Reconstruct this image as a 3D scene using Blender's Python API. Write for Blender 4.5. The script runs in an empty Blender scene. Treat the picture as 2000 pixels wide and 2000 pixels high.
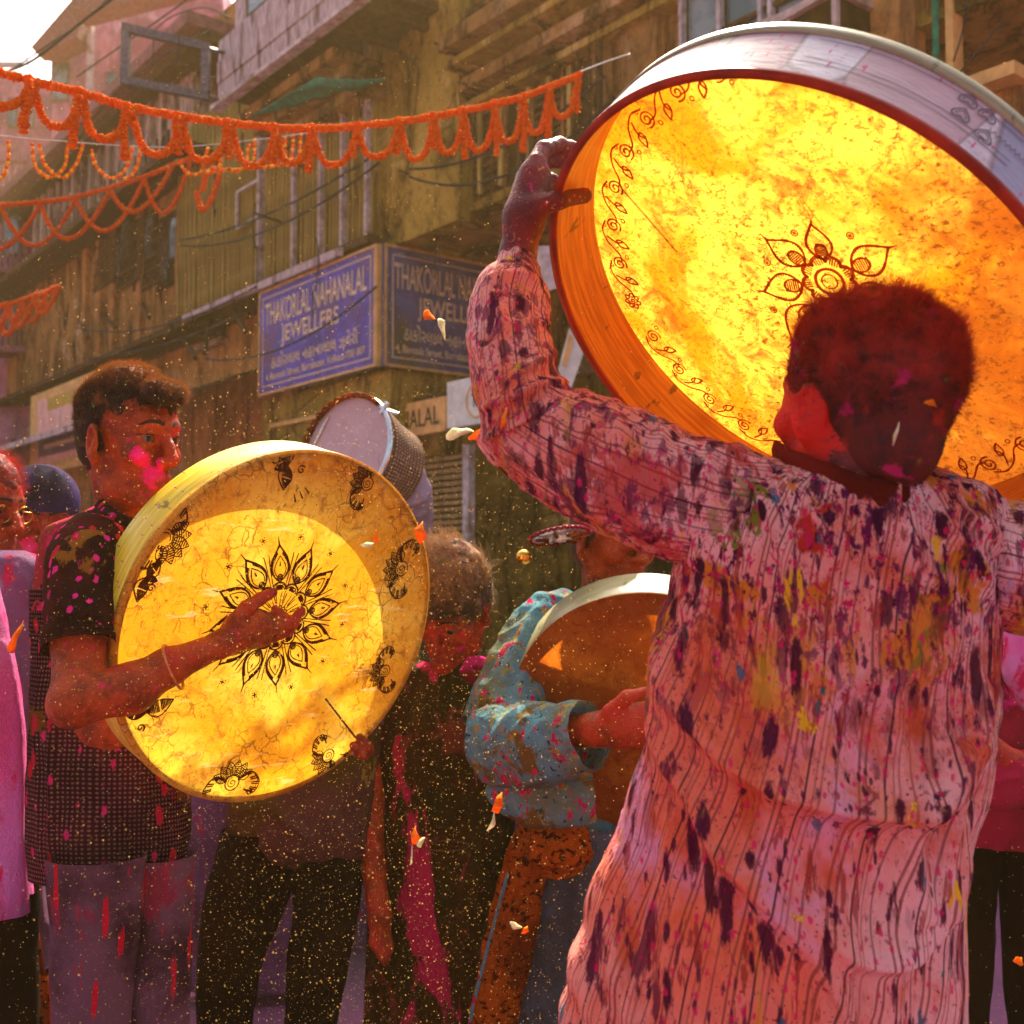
import bpy, math, random
import numpy as np
from mathutils import Vector, Matrix
random.seed(5); RNG = np.random.default_rng(5)
SC = bpy.context.scene; COL = SC.collection
# ------------------------------------------------------------------ camera, sky, sun, exposure
FPX = 2200.0; PITCH = math.radians(2.8)
CAM = np.array([0, 0, 1.3]); RT = np.array([1.0, 0, 0])
FW = np.array([0, math.cos(PITCH), math.sin(PITCH)]); UPV = np.array([0, -math.sin(PITCH), math.cos(PITCH)])
cd = bpy.data.cameras.new('camera'); cam = bpy.data.objects.new('camera', cd); COL.objects.link(cam)
cd.sensor_width = 36; cd.lens = 36 * FPX / 2000; cd.clip_start = 0.05; cd.clip_end = 400
cam.location = (0, 0, 1.3); cam.rotation_euler = (math.radians(90 + 2.8), 0, 0)
cd.dof.use_dof = True; cd.dof.focus_distance = 1.7; cd.dof.aperture_fstop = 7.0
SC.camera = cam
SUN_AZ, SUN_EL = math.radians(7), math.radians(48)
wd = bpy.data.worlds.new('World'); SC.world = wd; wd.use_nodes = True
wt = wd.node_tree; sky = wt.nodes.new('ShaderNodeTexSky'); sky.sky_type = 'NISHITA'; sky.sun_disc = False
sky.sun_elevation = SUN_EL; sky.sun_rotation = SUN_AZ; sky.dust_density = 8.0; sky.air_density = 0.8; sky.ozone_density = 0.0
bg = wt.nodes['Background']; bg.inputs['Strength'].default_value = 0.15
wt.links.new(sky.outputs['Color'], bg.inputs['Color'])
sl = bpy.data.lights.new('sun', 'SUN'); sl.energy = 5.0; sl.angle = math.radians(0.5); sl.color = (1.0, 0.90, 0.72)
sun = bpy.data.objects.new('sun', sl); COL.objects.link(sun)
sdir = Vector((math.sin(SUN_AZ) * math.cos(SUN_EL), math.cos(SUN_AZ) * math.cos(SUN_EL), math.sin(SUN_EL)))
sun.rotation_euler = sdir.to_track_quat('Z', 'Y').to_euler(); sun.location = (0, 0, 30)
SC.view_settings.view_transform = 'Standard'; SC.view_settings.look = 'None'
SC.view_settings.exposure = 1.32; SC.view_settings.gamma = 1.0
SC.render.engine = 'CYCLES'; SC.cycles.use_denoising = True
SC.cycles.max_bounces = 7; SC.cycles.diffuse_bounces = 3; SC.cycles.transmission_bounces = 5; SC.cycles.transparent_max_bounces = 8
SC.cycles.volume_bounces = 0; SC.cycles.volume_step_rate = 4
SC.cycles.caustics_reflective = False; SC.cycles.caustics_refractive = False

# ------------------------------------------------------------------ helpers
def at(x, y, D):
    return CAM + D * (RT * (x - 1000) / FPX + UPV * (1000 - y) / FPX + FW)
def px(P):
    q = np.asarray(P) - CAM; d = q @ FW
    return np.stack([1000 + FPX * (q @ RT) / d, 1000 - FPX * (q @ UPV) / d], -1)
def nrm(v):
    v = np.asarray(v, float); return v / np.linalg.norm(v)
def _h(i, j, k, s):
    n = (i * 374761393 + j * 668265263 + k * 2147483647 + s * 1274126177) & 0xffffffff
    n = ((n ^ (n >> 13)) * 1274126177) & 0xffffffff
    return ((n ^ (n >> 16)) & 0xffff) / 65535.0
def vnoise(P, s=0):
    P = np.asarray(P, float); I = np.floor(P).astype(np.int64); f = P - I; f = f * f * (3 - 2 * f)
    r = 0
    for a in (0, 1):
        for b in (0, 1):
            for c in (0, 1):
                w = (f[..., 0] if a else 1 - f[..., 0]) * (f[..., 1] if b else 1 - f[..., 1]) * (f[..., 2] if c else 1 - f[..., 2])
                r = r + w * _h(I[..., 0] + a, I[..., 1] + b, I[..., 2] + c, s)
    return r
def fbm(P, s=0, o=3):
    r = 0; t = 0
    for i in range(o):
        r = r + vnoise(np.asarray(P) * 2 ** i, s + i) / 2 ** i; t += 1 / 2 ** i
    return r / t
def tag(o, label=None, cat=None, group=None, kind=None):
    if label: o['label'] = label
    if cat: o['category'] = cat
    if group: o['group'] = group
    if kind: o['kind'] = kind
    return o
def thing(name, loc, label, cat, group=None):
    o = bpy.data.objects.new(name, None); COL.objects.link(o); o.location = loc; o.empty_display_size = .05
    return tag(o, label, cat, group)
def link(name, me, mat=None, parent=None, smooth=True):
    if mat is not None and len(me.materials) == 0:
        for m in (mat if isinstance(mat, (list, tuple)) else [mat]): me.materials.append(m)
    if smooth and len(me.polygons): me.polygons.foreach_set('use_smooth', [True] * len(me.polygons))
    o = bpy.data.objects.new(name, me); COL.objects.link(o)
    if parent is not None:
        o.parent = parent
        o.matrix_parent_inverse = Matrix.Translation(-Vector(parent.location)) if parent.parent is None else Matrix.Identity(4)
    return o
def root_of(o):
    while o.parent is not None: o = o.parent
    return o
def obj(name, V, Fc, mat=None, parent=None, smooth=True, uv=None, mi=None, attrs=None):
    me = bpy.data.meshes.new(name)
    V = np.asarray(V, np.float32).reshape(-1, 3)
    if isinstance(Fc, np.ndarray) and Fc.ndim == 2:
        n, k = Fc.shape
        me.vertices.add(len(V)); me.vertices.foreach_set('co', V.ravel())
        me.loops.add(n * k); me.loops.foreach_set('vertex_index', Fc.ravel().astype(np.int32))
        me.polygons.add(n); me.polygons.foreach_set('loop_start', np.arange(0, n * k, k, dtype=np.int32))
        me.update(calc_edges=True)
    else:
        me.from_pydata(V.tolist(), [], [list(f) for f in Fc]); me.update()
    if uv is not None:
        ul = me.uv_layers.new(name='UVMap'); li = np.empty(len(me.loops), np.int32); me.loops.foreach_get('vertex_index', li)
        ul.data.foreach_set('uv', np.asarray(uv, np.float32)[li].ravel())
    if attrs:
        for k_, a in attrs.items():
            at_ = me.attributes.new(k_, 'FLOAT', 'POINT'); at_.data.foreach_set('value', np.asarray(a, np.float32).ravel())
    if mat is not None:
        for m in (mat if isinstance(mat, (list, tuple)) else [mat]): me.materials.append(m)
    if mi is not None: me.polygons.foreach_set('material_index', mi)
    return link(name, me, None, parent, smooth)
class MB:   # collects simple pieces for ONE mesh
    def __init__(s): s.v = []; s.f = []; s.n = 0
    def add(s, V, F_):
        V = np.asarray(V, float).reshape(-1, 3); s.v.append(V); s.f += [[i + s.n for i in f] for f in F_]; s.n += len(V); return s
    def box(s, c, X, Y, Z):   # centre and three half vectors
        c, X, Y, Z = map(np.asarray, (c, X, Y, Z))
        V = [c + a * X + b * Y + d * Z for d in (-1, 1) for b in (-1, 1) for a in (-1, 1)]
        return s.add(V, [(0, 2, 3, 1), (4, 5, 7, 6), (0, 1, 5, 4), (2, 6, 7, 3), (0, 4, 6, 2), (1, 3, 7, 5)])
    def bar(s, a, b, r, n=6, r2=None):
        a = np.asarray(a, float); b = np.asarray(b, float); t = nrm(b - a)
        e = np.cross(t, [0, 0, 1.0]); e = np.array([1.0, 0, 0]) if np.linalg.norm(e) < 1e-3 else nrm(e); g = np.cross(t, e)
        r2 = r if r2 is None else r2; V = []
        for P, q in ((a, r), (b, r2)):
            for i in range(n):
                an = 2 * math.pi * (i + .5) / n; V.append(P + q * (math.cos(an) * e + math.sin(an) * g))
        return s.add(V, [(i, (i + 1) % n, n + (i + 1) % n, n + i) for i in range(n)] + [tuple(range(n))[::-1], tuple(range(n, 2 * n))])
    def tube(s, P, r, n=5):
        P = np.asarray(P, float); T = np.gradient(P, axis=0); V = []; m = len(P)
        rr = np.broadcast_to(np.asarray(r, float), (m,)); e = None
        for i in range(m):
            t = nrm(T[i])
            if e is None:
                e = np.cross(t, [0, 0, 1.0]); e = np.array([1.0, 0, 0]) if np.linalg.norm(e) < 1e-3 else nrm(e)
            e = nrm(e - t * (e @ t)); g = np.cross(t, e)
            for k in range(n):
                an = 2 * math.pi * k / n; V.append(P[i] + rr[i] * (math.cos(an) * e + math.sin(an) * g))
        Fc = [(i * n + k, i * n + (k + 1) % n, (i + 1) * n + (k + 1) % n, (i + 1) * n + k) for i in range(m - 1) for k in range(n)]
        return s.add(V, Fc + [tuple(range(n))[::-1], tuple(range((m - 1) * n, m * n))])
    def ball(s, c, r, n=8, m=5):
        c = np.asarray(c, float); V = [c + [0, 0, r]]; 
        for i in range(1, m):
            a = math.pi * i / m
            for k in range(n):
                b = 2 * math.pi * k / n; V.append(c + r * np.array([math.sin(a) * math.cos(b), math.sin(a) * math.sin(b), math.cos(a)]))
        V.append(c - [0, 0, r]); Fc = [(0, 1 + k, 1 + (k + 1) % n) for k in range(n)]
        for i in range(m - 2):
            for k in range(n): Fc.append((1 + i * n + k, 1 + (i + 1) * n + k, 1 + (i + 1) * n + (k + 1) % n, 1 + i * n + (k + 1) % n))
        L = len(V) - 1; o = 1 + (m - 2) * n
        Fc += [(L, o + (k + 1) % n, o + k) for k in range(n)]
        return s.add(V, Fc)
    def build(s, name, mat, parent=None, smooth=False):
        return obj(name, np.concatenate(s.v), s.f, mat, parent, smooth)
def cr(P, n):   # Catmull-Rom resample of an array of rows
    P = np.asarray(P, float); m = len(P); t = np.linspace(0, m - 1, n); i = np.clip(np.floor(t).astype(int), 0, m - 2); f = (t - i)[:, None]
    p0 = P[np.maximum(i - 1, 0)]; p1 = P[i]; p2 = P[i + 1]; p3 = P[np.minimum(i + 2, m - 1)]
    return .5 * ((2 * p1) + (p2 - p0) * f + (2 * p0 - 5 * p1 + 4 * p2 - p3) * f * f + (3 * p1 - p0 - 3 * p2 + p3) * f ** 3)
def grid_faces(nr, nc, wrap=True):
    i = np.arange(nr - 1)[:, None]; j = np.arange(nc if wrap else nc - 1)[None]; j2 = (j + 1) % nc
    return np.stack([i * nc + j, i * nc + j2, (i + 1) * nc + j2, (i + 1) * nc + j], -1).reshape(-1, 4)
def cloth_tube(name, st, mat, parent, nu=72, nv=120, disp=None, cap=(False, False), ex=2.0, vertical=False):
    """st rows: (px, py, depth, half width in px, depth factor). A closed cloth tube along those stations."""
    S = cr(st, nv); C_ = np.array([at(a[0], a[1], a[2]) for a in S]); w = S[:, 3] * S[:, 2] / FPX; dp = w * S[:, 4]
    T = np.gradient(C_, axis=0); T /= np.linalg.norm(T, axis=1)[:, None]
    if vertical: A = np.tile(RT, (nv, 1)); B = np.tile([0, 1.0, 0], (nv, 1))
    else:
        A = np.cross(T, FW); A /= np.linalg.norm(A, axis=1)[:, None]; B = np.cross(A, T)
        B *= np.sign(B @ FW)[:, None]; A = A * np.sign((A @ RT)[:1])
        for i in range(1, nv):
            if A[i] @ A[i - 1] < 0: A[i] *= -1
    th = np.linspace(0, 2 * np.pi, nu, endpoint=False)
    c, s_ = np.cos(th), np.sin(th); c = np.sign(c) * np.abs(c) ** (2 / ex); s_ = np.sign(s_) * np.abs(s_) ** (2 / ex)
    off = w[:, None, None] * c[None, :, None] * A[:, None] + dp[:, None, None] * s_[None, :, None] * B[:, None]
    Nn = c[None, :, None] * A[:, None] / 1 + s_[None, :, None] * B[:, None]; Nn = Nn / np.linalg.norm(Nn, axis=2)[..., None]
    V = C_[:, None] + off
    L = np.concatenate([[0], np.cumsum(np.linalg.norm(np.diff(C_, axis=0), axis=1))])
    U_ = np.broadcast_to(th[None] / (2 * np.pi), (nv, nu)); VV = np.broadcast_to(L[:, None], (nv, nu))
    if disp is not None: V = V + Nn * disp(V, U_, VV / L[-1])[..., None]
    V = V.reshape(-1, 3); Fc = grid_faces(nv, nu)
    uv = np.stack([U_ * 1.0, VV], -1).reshape(-1, 2)
    Fl = [tuple(f) for f in Fc.tolist()] if any(cap) else Fc
    if cap[0]: Fl.append(tuple(range(nu)))
    if cap[1]: Fl.append(tuple(range((nv - 1) * nu, nv * nu))[::-1])
    return obj(name, V, Fl, mat, parent, True, uv=uv)

class SDF:
    """smooth union of tapered capsules and ellipsoids on a grid, meshed by surface nets: one continuous skin"""
    def __init__(s, lo, hi, h):
        s.lo = np.asarray(lo, float); s.h = h; s.n = np.ceil((np.asarray(hi) - s.lo) / h).astype(int) + 1
        s.f = np.full(s.n, .08, np.float32)
    def _loc(s, lo, hi, pad):
        a = np.clip(np.floor((np.asarray(lo) - pad - s.lo) / s.h).astype(int), 0, s.n); b = np.clip(np.ceil((np.asarray(hi) + pad - s.lo) / s.h).astype(int) + 1, 0, s.n)
        if np.any(b <= a): return None
        g = [s.lo[i] + s.h * np.arange(a[i], b[i]) for i in range(3)]
        P = np.stack(np.meshgrid(*g, indexing='ij'), -1).astype(np.float32)
        return tuple(slice(a[i], b[i]) for i in range(3)), P
    def _mix(s, sl, d, k, cut):
        a = s.f[sl]
        if cut: b = -d; h = np.maximum(k - np.abs(a - b), 0) / k; s.f[sl] = np.maximum(a, b) + h * h * k * .25
        else: h = np.maximum(k - np.abs(a - d), 0) / k; s.f[sl] = np.minimum(a, d) - h * h * k * .25
    def cone(s, a, b, r1, r2=None, k=.012, cut=False):
        a = np.asarray(a, np.float32); b = np.asarray(b, np.float32); r2 = r1 if r2 is None else r2
        L = s._loc(np.minimum(a, b), np.maximum(a, b), max(r1, r2) + k + 2 * s.h)
        if L is None: return s
        sl, P = L; ab = b - a; t = np.clip(((P - a) @ ab) / max(float(ab @ ab), 1e-9), 0, 1)
        s._mix(sl, np.linalg.norm(P - a - t[..., None] * ab, axis=-1) - (r1 + (r2 - r1) * t), k, cut); return s
    def ell(s, c, r, R=None, k=.012, cut=False):
        c = np.asarray(c, np.float32); r = np.asarray(r, np.float32); m = float(max(r)) + k + 2 * s.h
        L = s._loc(c, c, m)
        if L is None: return s
        sl, P = L; q = P - c
        if R is not None: q = q @ np.asarray(R, np.float32).T     # rows of R are the local axes
        k0 = np.linalg.norm(q / r, axis=-1); k1 = np.linalg.norm(q / (r * r), axis=-1) + 1e-6
        s._mix(sl, k0 * (k0 - 1) / k1, k, cut); return s
    def mesh(s):
        f = s.f; ins = f < 0
        c = ins[:-1, :-1, :-1].astype(np.int8)
        for d in [(0, 0, 1), (0, 1, 0), (0, 1, 1), (1, 0, 0), (1, 0, 1), (1, 1, 0), (1, 1, 1)]:
            c = c + ins[d[0]:f.shape[0] - 1 + d[0], d[1]:f.shape[1] - 1 + d[1], d[2]:f.shape[2] - 1 + d[2]]
        I = np.argwhere((c > 0) & (c < 8)); idx = np.full(c.shape, -1, np.int32); idx[tuple(I.T)] = np.arange(len(I))
        acc = np.zeros((len(I), 3)); cnt = np.zeros(len(I))
        cor = [(x, y, z) for x in (0, 1) for y in (0, 1) for z in (0, 1)]
        val = {d: f[tuple((I + d).T)] for d in cor}
        for d in cor:
            for ax in range(3):
                if d[ax] == 0:
                    e = list(d); e[ax] = 1; e = tuple(e); va, vb = val[d], val[e]; m = (va < 0) != (vb < 0)
                    t = va[m] / (va[m] - vb[m]); p = np.tile(np.array(d, float), (m.sum(), 1)); p[:, ax] += t
                    acc[m] += p; cnt[m] += 1
        V = s.lo + s.h * (I + acc / cnt[:, None]); Q = []
        for ax in range(3):
            sa = [slice(1, -1)] * 3; sb = [slice(1, -1)] * 3; sa[ax] = slice(0, -1); sb[ax] = slice(1, None)
            A = ins[tuple(sa)]; B = ins[tuple(sb)]; E_ = np.argwhere(A != B)
            if len(E_) == 0: continue
            flip = A[tuple(E_.T)]; off = np.ones(3, int); off[ax] = 0; E_ = E_ + off
            u, v = [(1, 2), (2, 0), (0, 1)][ax]; du = np.zeros(3, int); du[u] = 1; dv = np.zeros(3, int); dv[v] = 1
            q = np.stack([idx[tuple((E_ - du - dv).T)], idx[tuple((E_ - dv).T)], idx[tuple(E_.T)], idx[tuple((E_ - du).T)]], 1)
            q[~flip] = q[~flip][:, ::-1]; Q.append(q)
        Q = np.concatenate(Q); Q = Q[(Q >= 0).all(1)]
        return V, Q

# ------------------------------------------------------------------ node helper and materials
class NB:
    def __init__(s, name, disp=False):
        s.m = bpy.data.materials.new(name); s.m.use_nodes = True; s.t = s.m.node_tree; s.t.nodes.clear()
        s.out = s.t.nodes.new('ShaderNodeOutputMaterial'); s.tc = s.t.nodes.new('ShaderNodeTexCoord')
        s.O = s.tc.outputs['Object']; s.UV = s.tc.outputs['UV']
    def S(s, i, v):
        if v is None: return
        if hasattr(v, 'is_output'): s.t.links.new(v, i)
        elif isinstance(v, (tuple, list)) and len(v) == 3 and i.type == 'RGBA': i.default_value = (*v, 1)
        else: i.default_value = v
    def n(s, ty, props={}, **inp):
        x = s.t.nodes.new('ShaderNode' + ty)
        for k, v in props.items(): setattr(x, k, v)
        for k, v in inp.items(): s.S(x.inputs[int(k[1:])] if k[0] == '_' else x.inputs[k], v)
        return x
    def map(s, v, sc=(1, 1, 1), loc=(0, 0, 0), rot=(0, 0, 0)):
        return s.n('Mapping', Vector=v, Scale=sc, Location=loc, Rotation=rot).outputs[0]
    def noise(s, v, sc=5, de=3, ro=.5, di=0):
        return s.n('TexNoise', Vector=v, Scale=sc, Detail=de, Roughness=ro, Distortion=di).outputs['Fac']
    def ncol(s, v, sc=5, de=2): return s.n('TexNoise', Vector=v, Scale=sc, Detail=de).outputs['Color']
    def vor(s, v, sc=5, feat='F1', rnd=1): 
        return s.n('TexVoronoi', {'feature': feat}, Vector=v, Scale=sc, Randomness=rnd).outputs['Distance']
    def mix(s, f, a, b, bt='MIX'):
        x = s.n('Mix', {'data_type': 'RGBA', 'blend_type': bt}); s.S(x.inputs[0], f); s.S(x.inputs[6], a); s.S(x.inputs[7], b); return x.outputs[2]
    def ma(s, op, a, b=None, c=None, clamp=False):
        x = s.n('Math', {'operation': op, 'use_clamp': clamp}); s.S(x.inputs[0], a); s.S(x.inputs[1], b); s.S(x.inputs[2], c); return x.outputs[0]
    def rng(s, v, a, b, c=0, d=1):
        x = s.n('MapRange', {'interpolation_type': 'SMOOTHSTEP'}); 
        for k, q in zip(('Value', 'From Min', 'From Max', 'To Min', 'To Max'), (v, a, b, c, d)): s.S(x.inputs[k], q)
        return x.outputs[0]
    def sep(s, v): x = s.n('SeparateXYZ', Vector=v); return x.outputs
    def attr(s, nm): return s.n('Attribute', {'attribute_name': nm}).outputs['Fac']
    def bump(s, h, st=.3, di=.01): return s.n('Bump', Height=h, Strength=st, Distance=di).outputs[0]
    def pbr(s, col, rough=.7, nor=None, metal=0, trans=None, tcol=None, spec=.3, sheen=0):
        p = s.n('BsdfPrincipled'); s.S(p.inputs['Base Color'], col); s.S(p.inputs['Roughness'], rough); s.S(p.inputs['Metallic'], metal)
        s.S(p.inputs['Specular IOR Level'], spec); s.S(p.inputs['Normal'], nor); s.S(p.inputs['Sheen Weight'], sheen)
        o = p.outputs[0]
        if trans is not None:
            t = s.n('BsdfTranslucent'); s.S(t.inputs['Color'], tcol if tcol is not None else col); s.S(t.inputs['Normal'], nor)
            x = s.n('MixShader'); s.S(x.inputs[0], trans); s.t.links.new(o, x.inputs[1]); s.t.links.new(t.outputs[0], x.inputs[2]); o = x.outputs[0]
        s.t.links.new(o, s.out.inputs['Surface']); return s.m
def simple(name, c, rough=.7, var=.35, sc=20, metal=0, bump=.3, spec=.15, stretch=(1, 1, 1), dirt=None):
    b = NB(name); v = b.map(b.O, stretch); n1 = b.noise(v, sc, 5, .6); n2 = b.noise(v, sc * .2, 3, .6)
    d = tuple(x * (1 - var) for x in c); l = tuple(min(1, x * (1 + var)) for x in c)
    col = b.mix(b.rng(n1, .3, .7), d, l)
    if dirt: col = b.mix(b.rng(n2, .5, .68), col, dirt)
    return b.pbr(col, rough, b.bump(n1, bump, .004), metal, spec=spec)

def wall_mat(name, c, dark, pale=None, streak=1.0):
    b = NB(name); n1 = b.noise(b.O, 1.3, 6, .65); n2 = b.noise(b.map(b.O, (2.2, 2.2, .7)), 1.5, 7, .78, .9); n3 = b.noise(b.O, 22, 4, .6)
    col = b.mix(b.rng(n1, .38, .62), c, tuple(x * .6 for x in c))
    if pale: col = b.mix(b.rng(b.noise(b.O, .9, 5, .7, .6), .55, .68), col, pale)
    col = b.mix(b.ma('MULTIPLY', b.rng(n2, .44, .64), streak), col, dark)
    col = b.mix(b.rng(n3, .52, .75, 0, .55), col, tuple(x * .5 for x in dark))
    cr_ = b.rng(b.vor(b.map(b.O, (1, 1, 1), rot=(.3, .2, .5)), 1.6, 'DISTANCE_TO_EDGE'), .0, .012, 1, 0)
    col = b.mix(b.ma('MULTIPLY', cr_, b.rng(n1, .5, .6)), col, tuple(x * .3 for x in dark))
    return b.pbr(col, .9, b.bump(b.ma('ADD', n3, n2), .5, .02), spec=.1)
M = {}
M['wall'] = wall_mat('weathered_plaster_olive', (.46, .33, .05), (.05, .026, .003), (.72, .56, .16))
M['wall_up'] = wall_mat('weathered_plaster_brown', (.42, .23, .06), (.045, .02, .004), (.66, .46, .22))
M['wall_tan'] = wall_mat('stained_tan_render', (.66, .34, .09), (.12, .055, .02), (.58, .38, .18), .8)
M['wall_cream'] = wall_mat('stained_cream_render', (.66, .50, .32), (.10, .08, .06), (.72, .62, .48), 1.)
M['wall_pink'] = wall_mat('dusty_pink_render', (.62, .27, .34), (.24, .09, .13), (.72, .46, .50), .6)
M['dark'] = simple('dark_shop_recess', (.05, .032, .004), .9, .5, 6)
M['batten'] = simple('weathered_batten_wood', (.42, .32, .07), .85, .5, 30, stretch=(1, 1, .1), dirt=(.10, .065, .012))
M['eave'] = simple('bleached_eave_timber', (.50, .42, .38), .85, .4, 14, stretch=(3, 3, .6), dirt=(.16, .11, .08))
M['timber'] = simple('dark_timber', (.09, .05, .015), .85, .4, 20)
M['steel'] = simple('grey_angle_steel', (.16, .14, .14), .5, .3, 30, .6)
M['pale'] = simple('pale_weathered_trim', (.55, .50, .44), .8, .3, 18, dirt=(.28, .2, .13))
M['green'] = simple('green_tarpaulin', (.01, .22, .10), .6, .4, 18)
M['shutter'] = simple('rolled_shop_shutter', (.30, .20, .07), .6, .35, 25, .2, dirt=(.14, .09, .03))
M['wire'] = simple('black_cable', (.02, .02, .02), .6, .1)
M['string'] = simple('white_string', (.6, .55, .5), .8, .1)
M['roof'] = simple('rusted_roof_sheet', (.24, .10, .09), .8, .3, 12)
M['ac'] = simple('beige_painted_box', (.5, .42, .34), .6, .25, 14, dirt=(.25, .18, .12))
def glassm():
    b = NB('dusty_window_glass'); n = b.noise(b.O, 3, 4, .6)
    col = b.mix(b.rng(n, .42, .6), (.03, .09, .075), (.18, .25, .22)); return b.pbr(col, .18, None, spec=.8)
M['glass'] = glassm()
def ground():
    b = NB('powdered_asphalt'); n1 = b.noise(b.O, .8, 5, .6); n2 = b.noise(b.O, 60, 4, .7)
    col = b.mix(b.rng(n1, .4, .6), (.11, .06, .08), (.24, .07, .16)); col = b.mix(b.rng(n2, .55, .75), col, (.35, .22, .1))
    return b.pbr(col, .9, b.bump(n2, .5, .01))
M['ground'] = ground()
M['letter'] = simple('cream_sign_paint', (.80, .64, .34), .6, .15, 40)
M['letter2'] = simple('dark_sign_paint', (.07, .06, .02), .6, .15, 40)
M['blue'] = simple('sun_faded_blue_sign_enamel', (.11, .085, .38), .5, .3, 6, dirt=(.16, .08, .18))
M['blue2'] = simple('dusty_blue_sign_enamel', (.10, .11, .24), .5, .3, 6, dirt=(.12, .11, .06))
M['tanboard'] = simple('ochre_board_paint', (.80, .46, .14), .6, .2, 10)
M['whiteboard'] = simple('pale_green_board_paint', (.78, .82, .66), .5, .15, 10)
M['frame'] = simple('ochre_frame_paint', (.70, .44, .13), .6, .2, 12)
M['poster'] = simple('faded_pink_poster_paper', (.80, .46, .36), .6, .15, 7)
M['posterdark'] = simple('grey_poster_band', (.16, .13, .17), .6, .15, 7)
M['posteryel'] = simple('yellow_poster_print', (.50, .36, .05), .6, .15, 7)
def flower(name, c1, c2):
    b = NB(name); n = b.noise(b.O, 90, 3, .6); col = b.mix(b.rng(n, .35, .65), c1, c2)
    return b.pbr(col, .8, b.bump(n, .8, .01), trans=.3, tcol=c2, spec=.1)
M['marigold'] = flower('orange_marigold_petals', (.78, .11, .002), (1., .28, .01))
M['marigold2'] = flower('far_orange_marigold_petals', (.70, .11, .01), (.95, .22, .03))
M['marigold_y'] = flower('yellow_marigold_petals', (.75, .36, .01), (1., .60, .03))
def skinm(name, c, powder=(.8, .0, .12), amt=.5, red=(.55, .03, .01), main=(.95, .0, .13)):
    b = NB(name); n1 = b.noise(b.O, 20, 6, .72); n2 = b.noise(b.O, 55, 4, .6); n3 = b.noise(b.O, 190, 2, .6)
    col = b.mix(b.rng(n1, .38, .62), tuple(x * .45 for x in c), c)
    col = b.mix(b.rng(b.noise(b.O, 160, 3, .7), .62, .68, 0, .7), col, (.62, .28, .04))
    col = b.mix(b.rng(b.noise(b.map(b.O, loc=(3, 1, 2)), 9, 4, .6), .5, .66, 0, .8), col, red)
    col = b.mix(b.ma('MULTIPLY', b.rng(n2, .62, .68), amt), col, powder)
    a = b.attr('powder'); edge = b.ma('ADD', a, b.ma('MULTIPLY', b.ma('SUBTRACT', b.noise(b.map(b.O, (1, 1, 1.8)), 60, 5, .7), .5), 1.3))
    col = b.mix(b.rng(edge, .48, .6), col, main); col = b.mix(b.rng(edge, .75, .95, 0, .5), col, (1, .02, main[2] * 3))
    lip = b.attr('lip'); col = b.mix(b.ma('MULTIPLY', lip, .75), col, (.30, .035, .025))
    br = b.attr('brow'); col = b.mix(b.rng(b.ma('ADD', br, b.ma('MULTIPLY', b.ma('SUBTRACT', n3, .5), .5)), .4, .6, 0, .93), col, (.012, .006, .004))
    return b.pbr(col, b.rng(n2, .3, .7, .38, .6), b.bump(b.ma('ADD', b.ma('ADD', n2, n3), b.noise(b.O, 420, 2, .5)), .55, .003), spec=.22)
M['skin'] = skinm('warm_brown_skin', (.47, .060, .006), red=(.46, .018, .003))
M['skin_red'] = skinm('red_powdered_skin', (.50, .035, .008), (.7, .0, .1), .8)
M['skin_wine'] = skinm('magenta_dusted_red_lit_skin', (.20, .020, .018), (.50, .01, .10), .9, (.24, .006, .02), (.60, .008, .003))  # last colour holds the red light glowing through cheek and ear
M['skin_dark'] = skinm('dark_orange_skin', (.42, .055, .004), (.8, .0, .12), .4)
def hairm(name, c, tips):
    b = NB(name); n = b.noise(b.O, 28, 4, .6); n2 = b.noise(b.O, 300, 2, .5); z = b.attr('dye_rim')
    col = b.mix(b.rng(n, .55, .7), c, tips); col = b.mix(b.ma('MULTIPLY', z, b.rng(b.noise(b.O, 60, 4, .65), .3, .6)), col, tips)
    col = b.mix(b.rng(b.noise(b.map(b.O, loc=(5, 3, 1)), 38, 3, .5), .64, .7), col, (.55, .0, .12))
    col = b.mix(b.rng(b.noise(b.map(b.O, loc=(9, 3, 7)), 30, 3, .5), .68, .72), col, (.08, .22, .01))
    return b.pbr(col, .6, b.bump(n2, .4, .003), trans=.25, tcol=tips, spec=.4)
M['hair'] = hairm('black_hair_with_gold_rim_light', (.016, .006, .003), (.30, .085, .010))  # gold rim light on the crown is put into the tip colour
M['hair_red'] = hairm('dark_hair_dyed_red_by_powder', (.014, .004, .003), (.50, .016, .005))
M['hair_far'] = hairm('brown_dusty_hair', (.05, .02, .008), (.45, .22, .09))
M['eye'] = simple('eye_white', (.20, .10, .06), .4, .05, spec=.3)
M['iris'] = simple('dark_iris', (.012, .005, .003), .45, .05, spec=.3)

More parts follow.
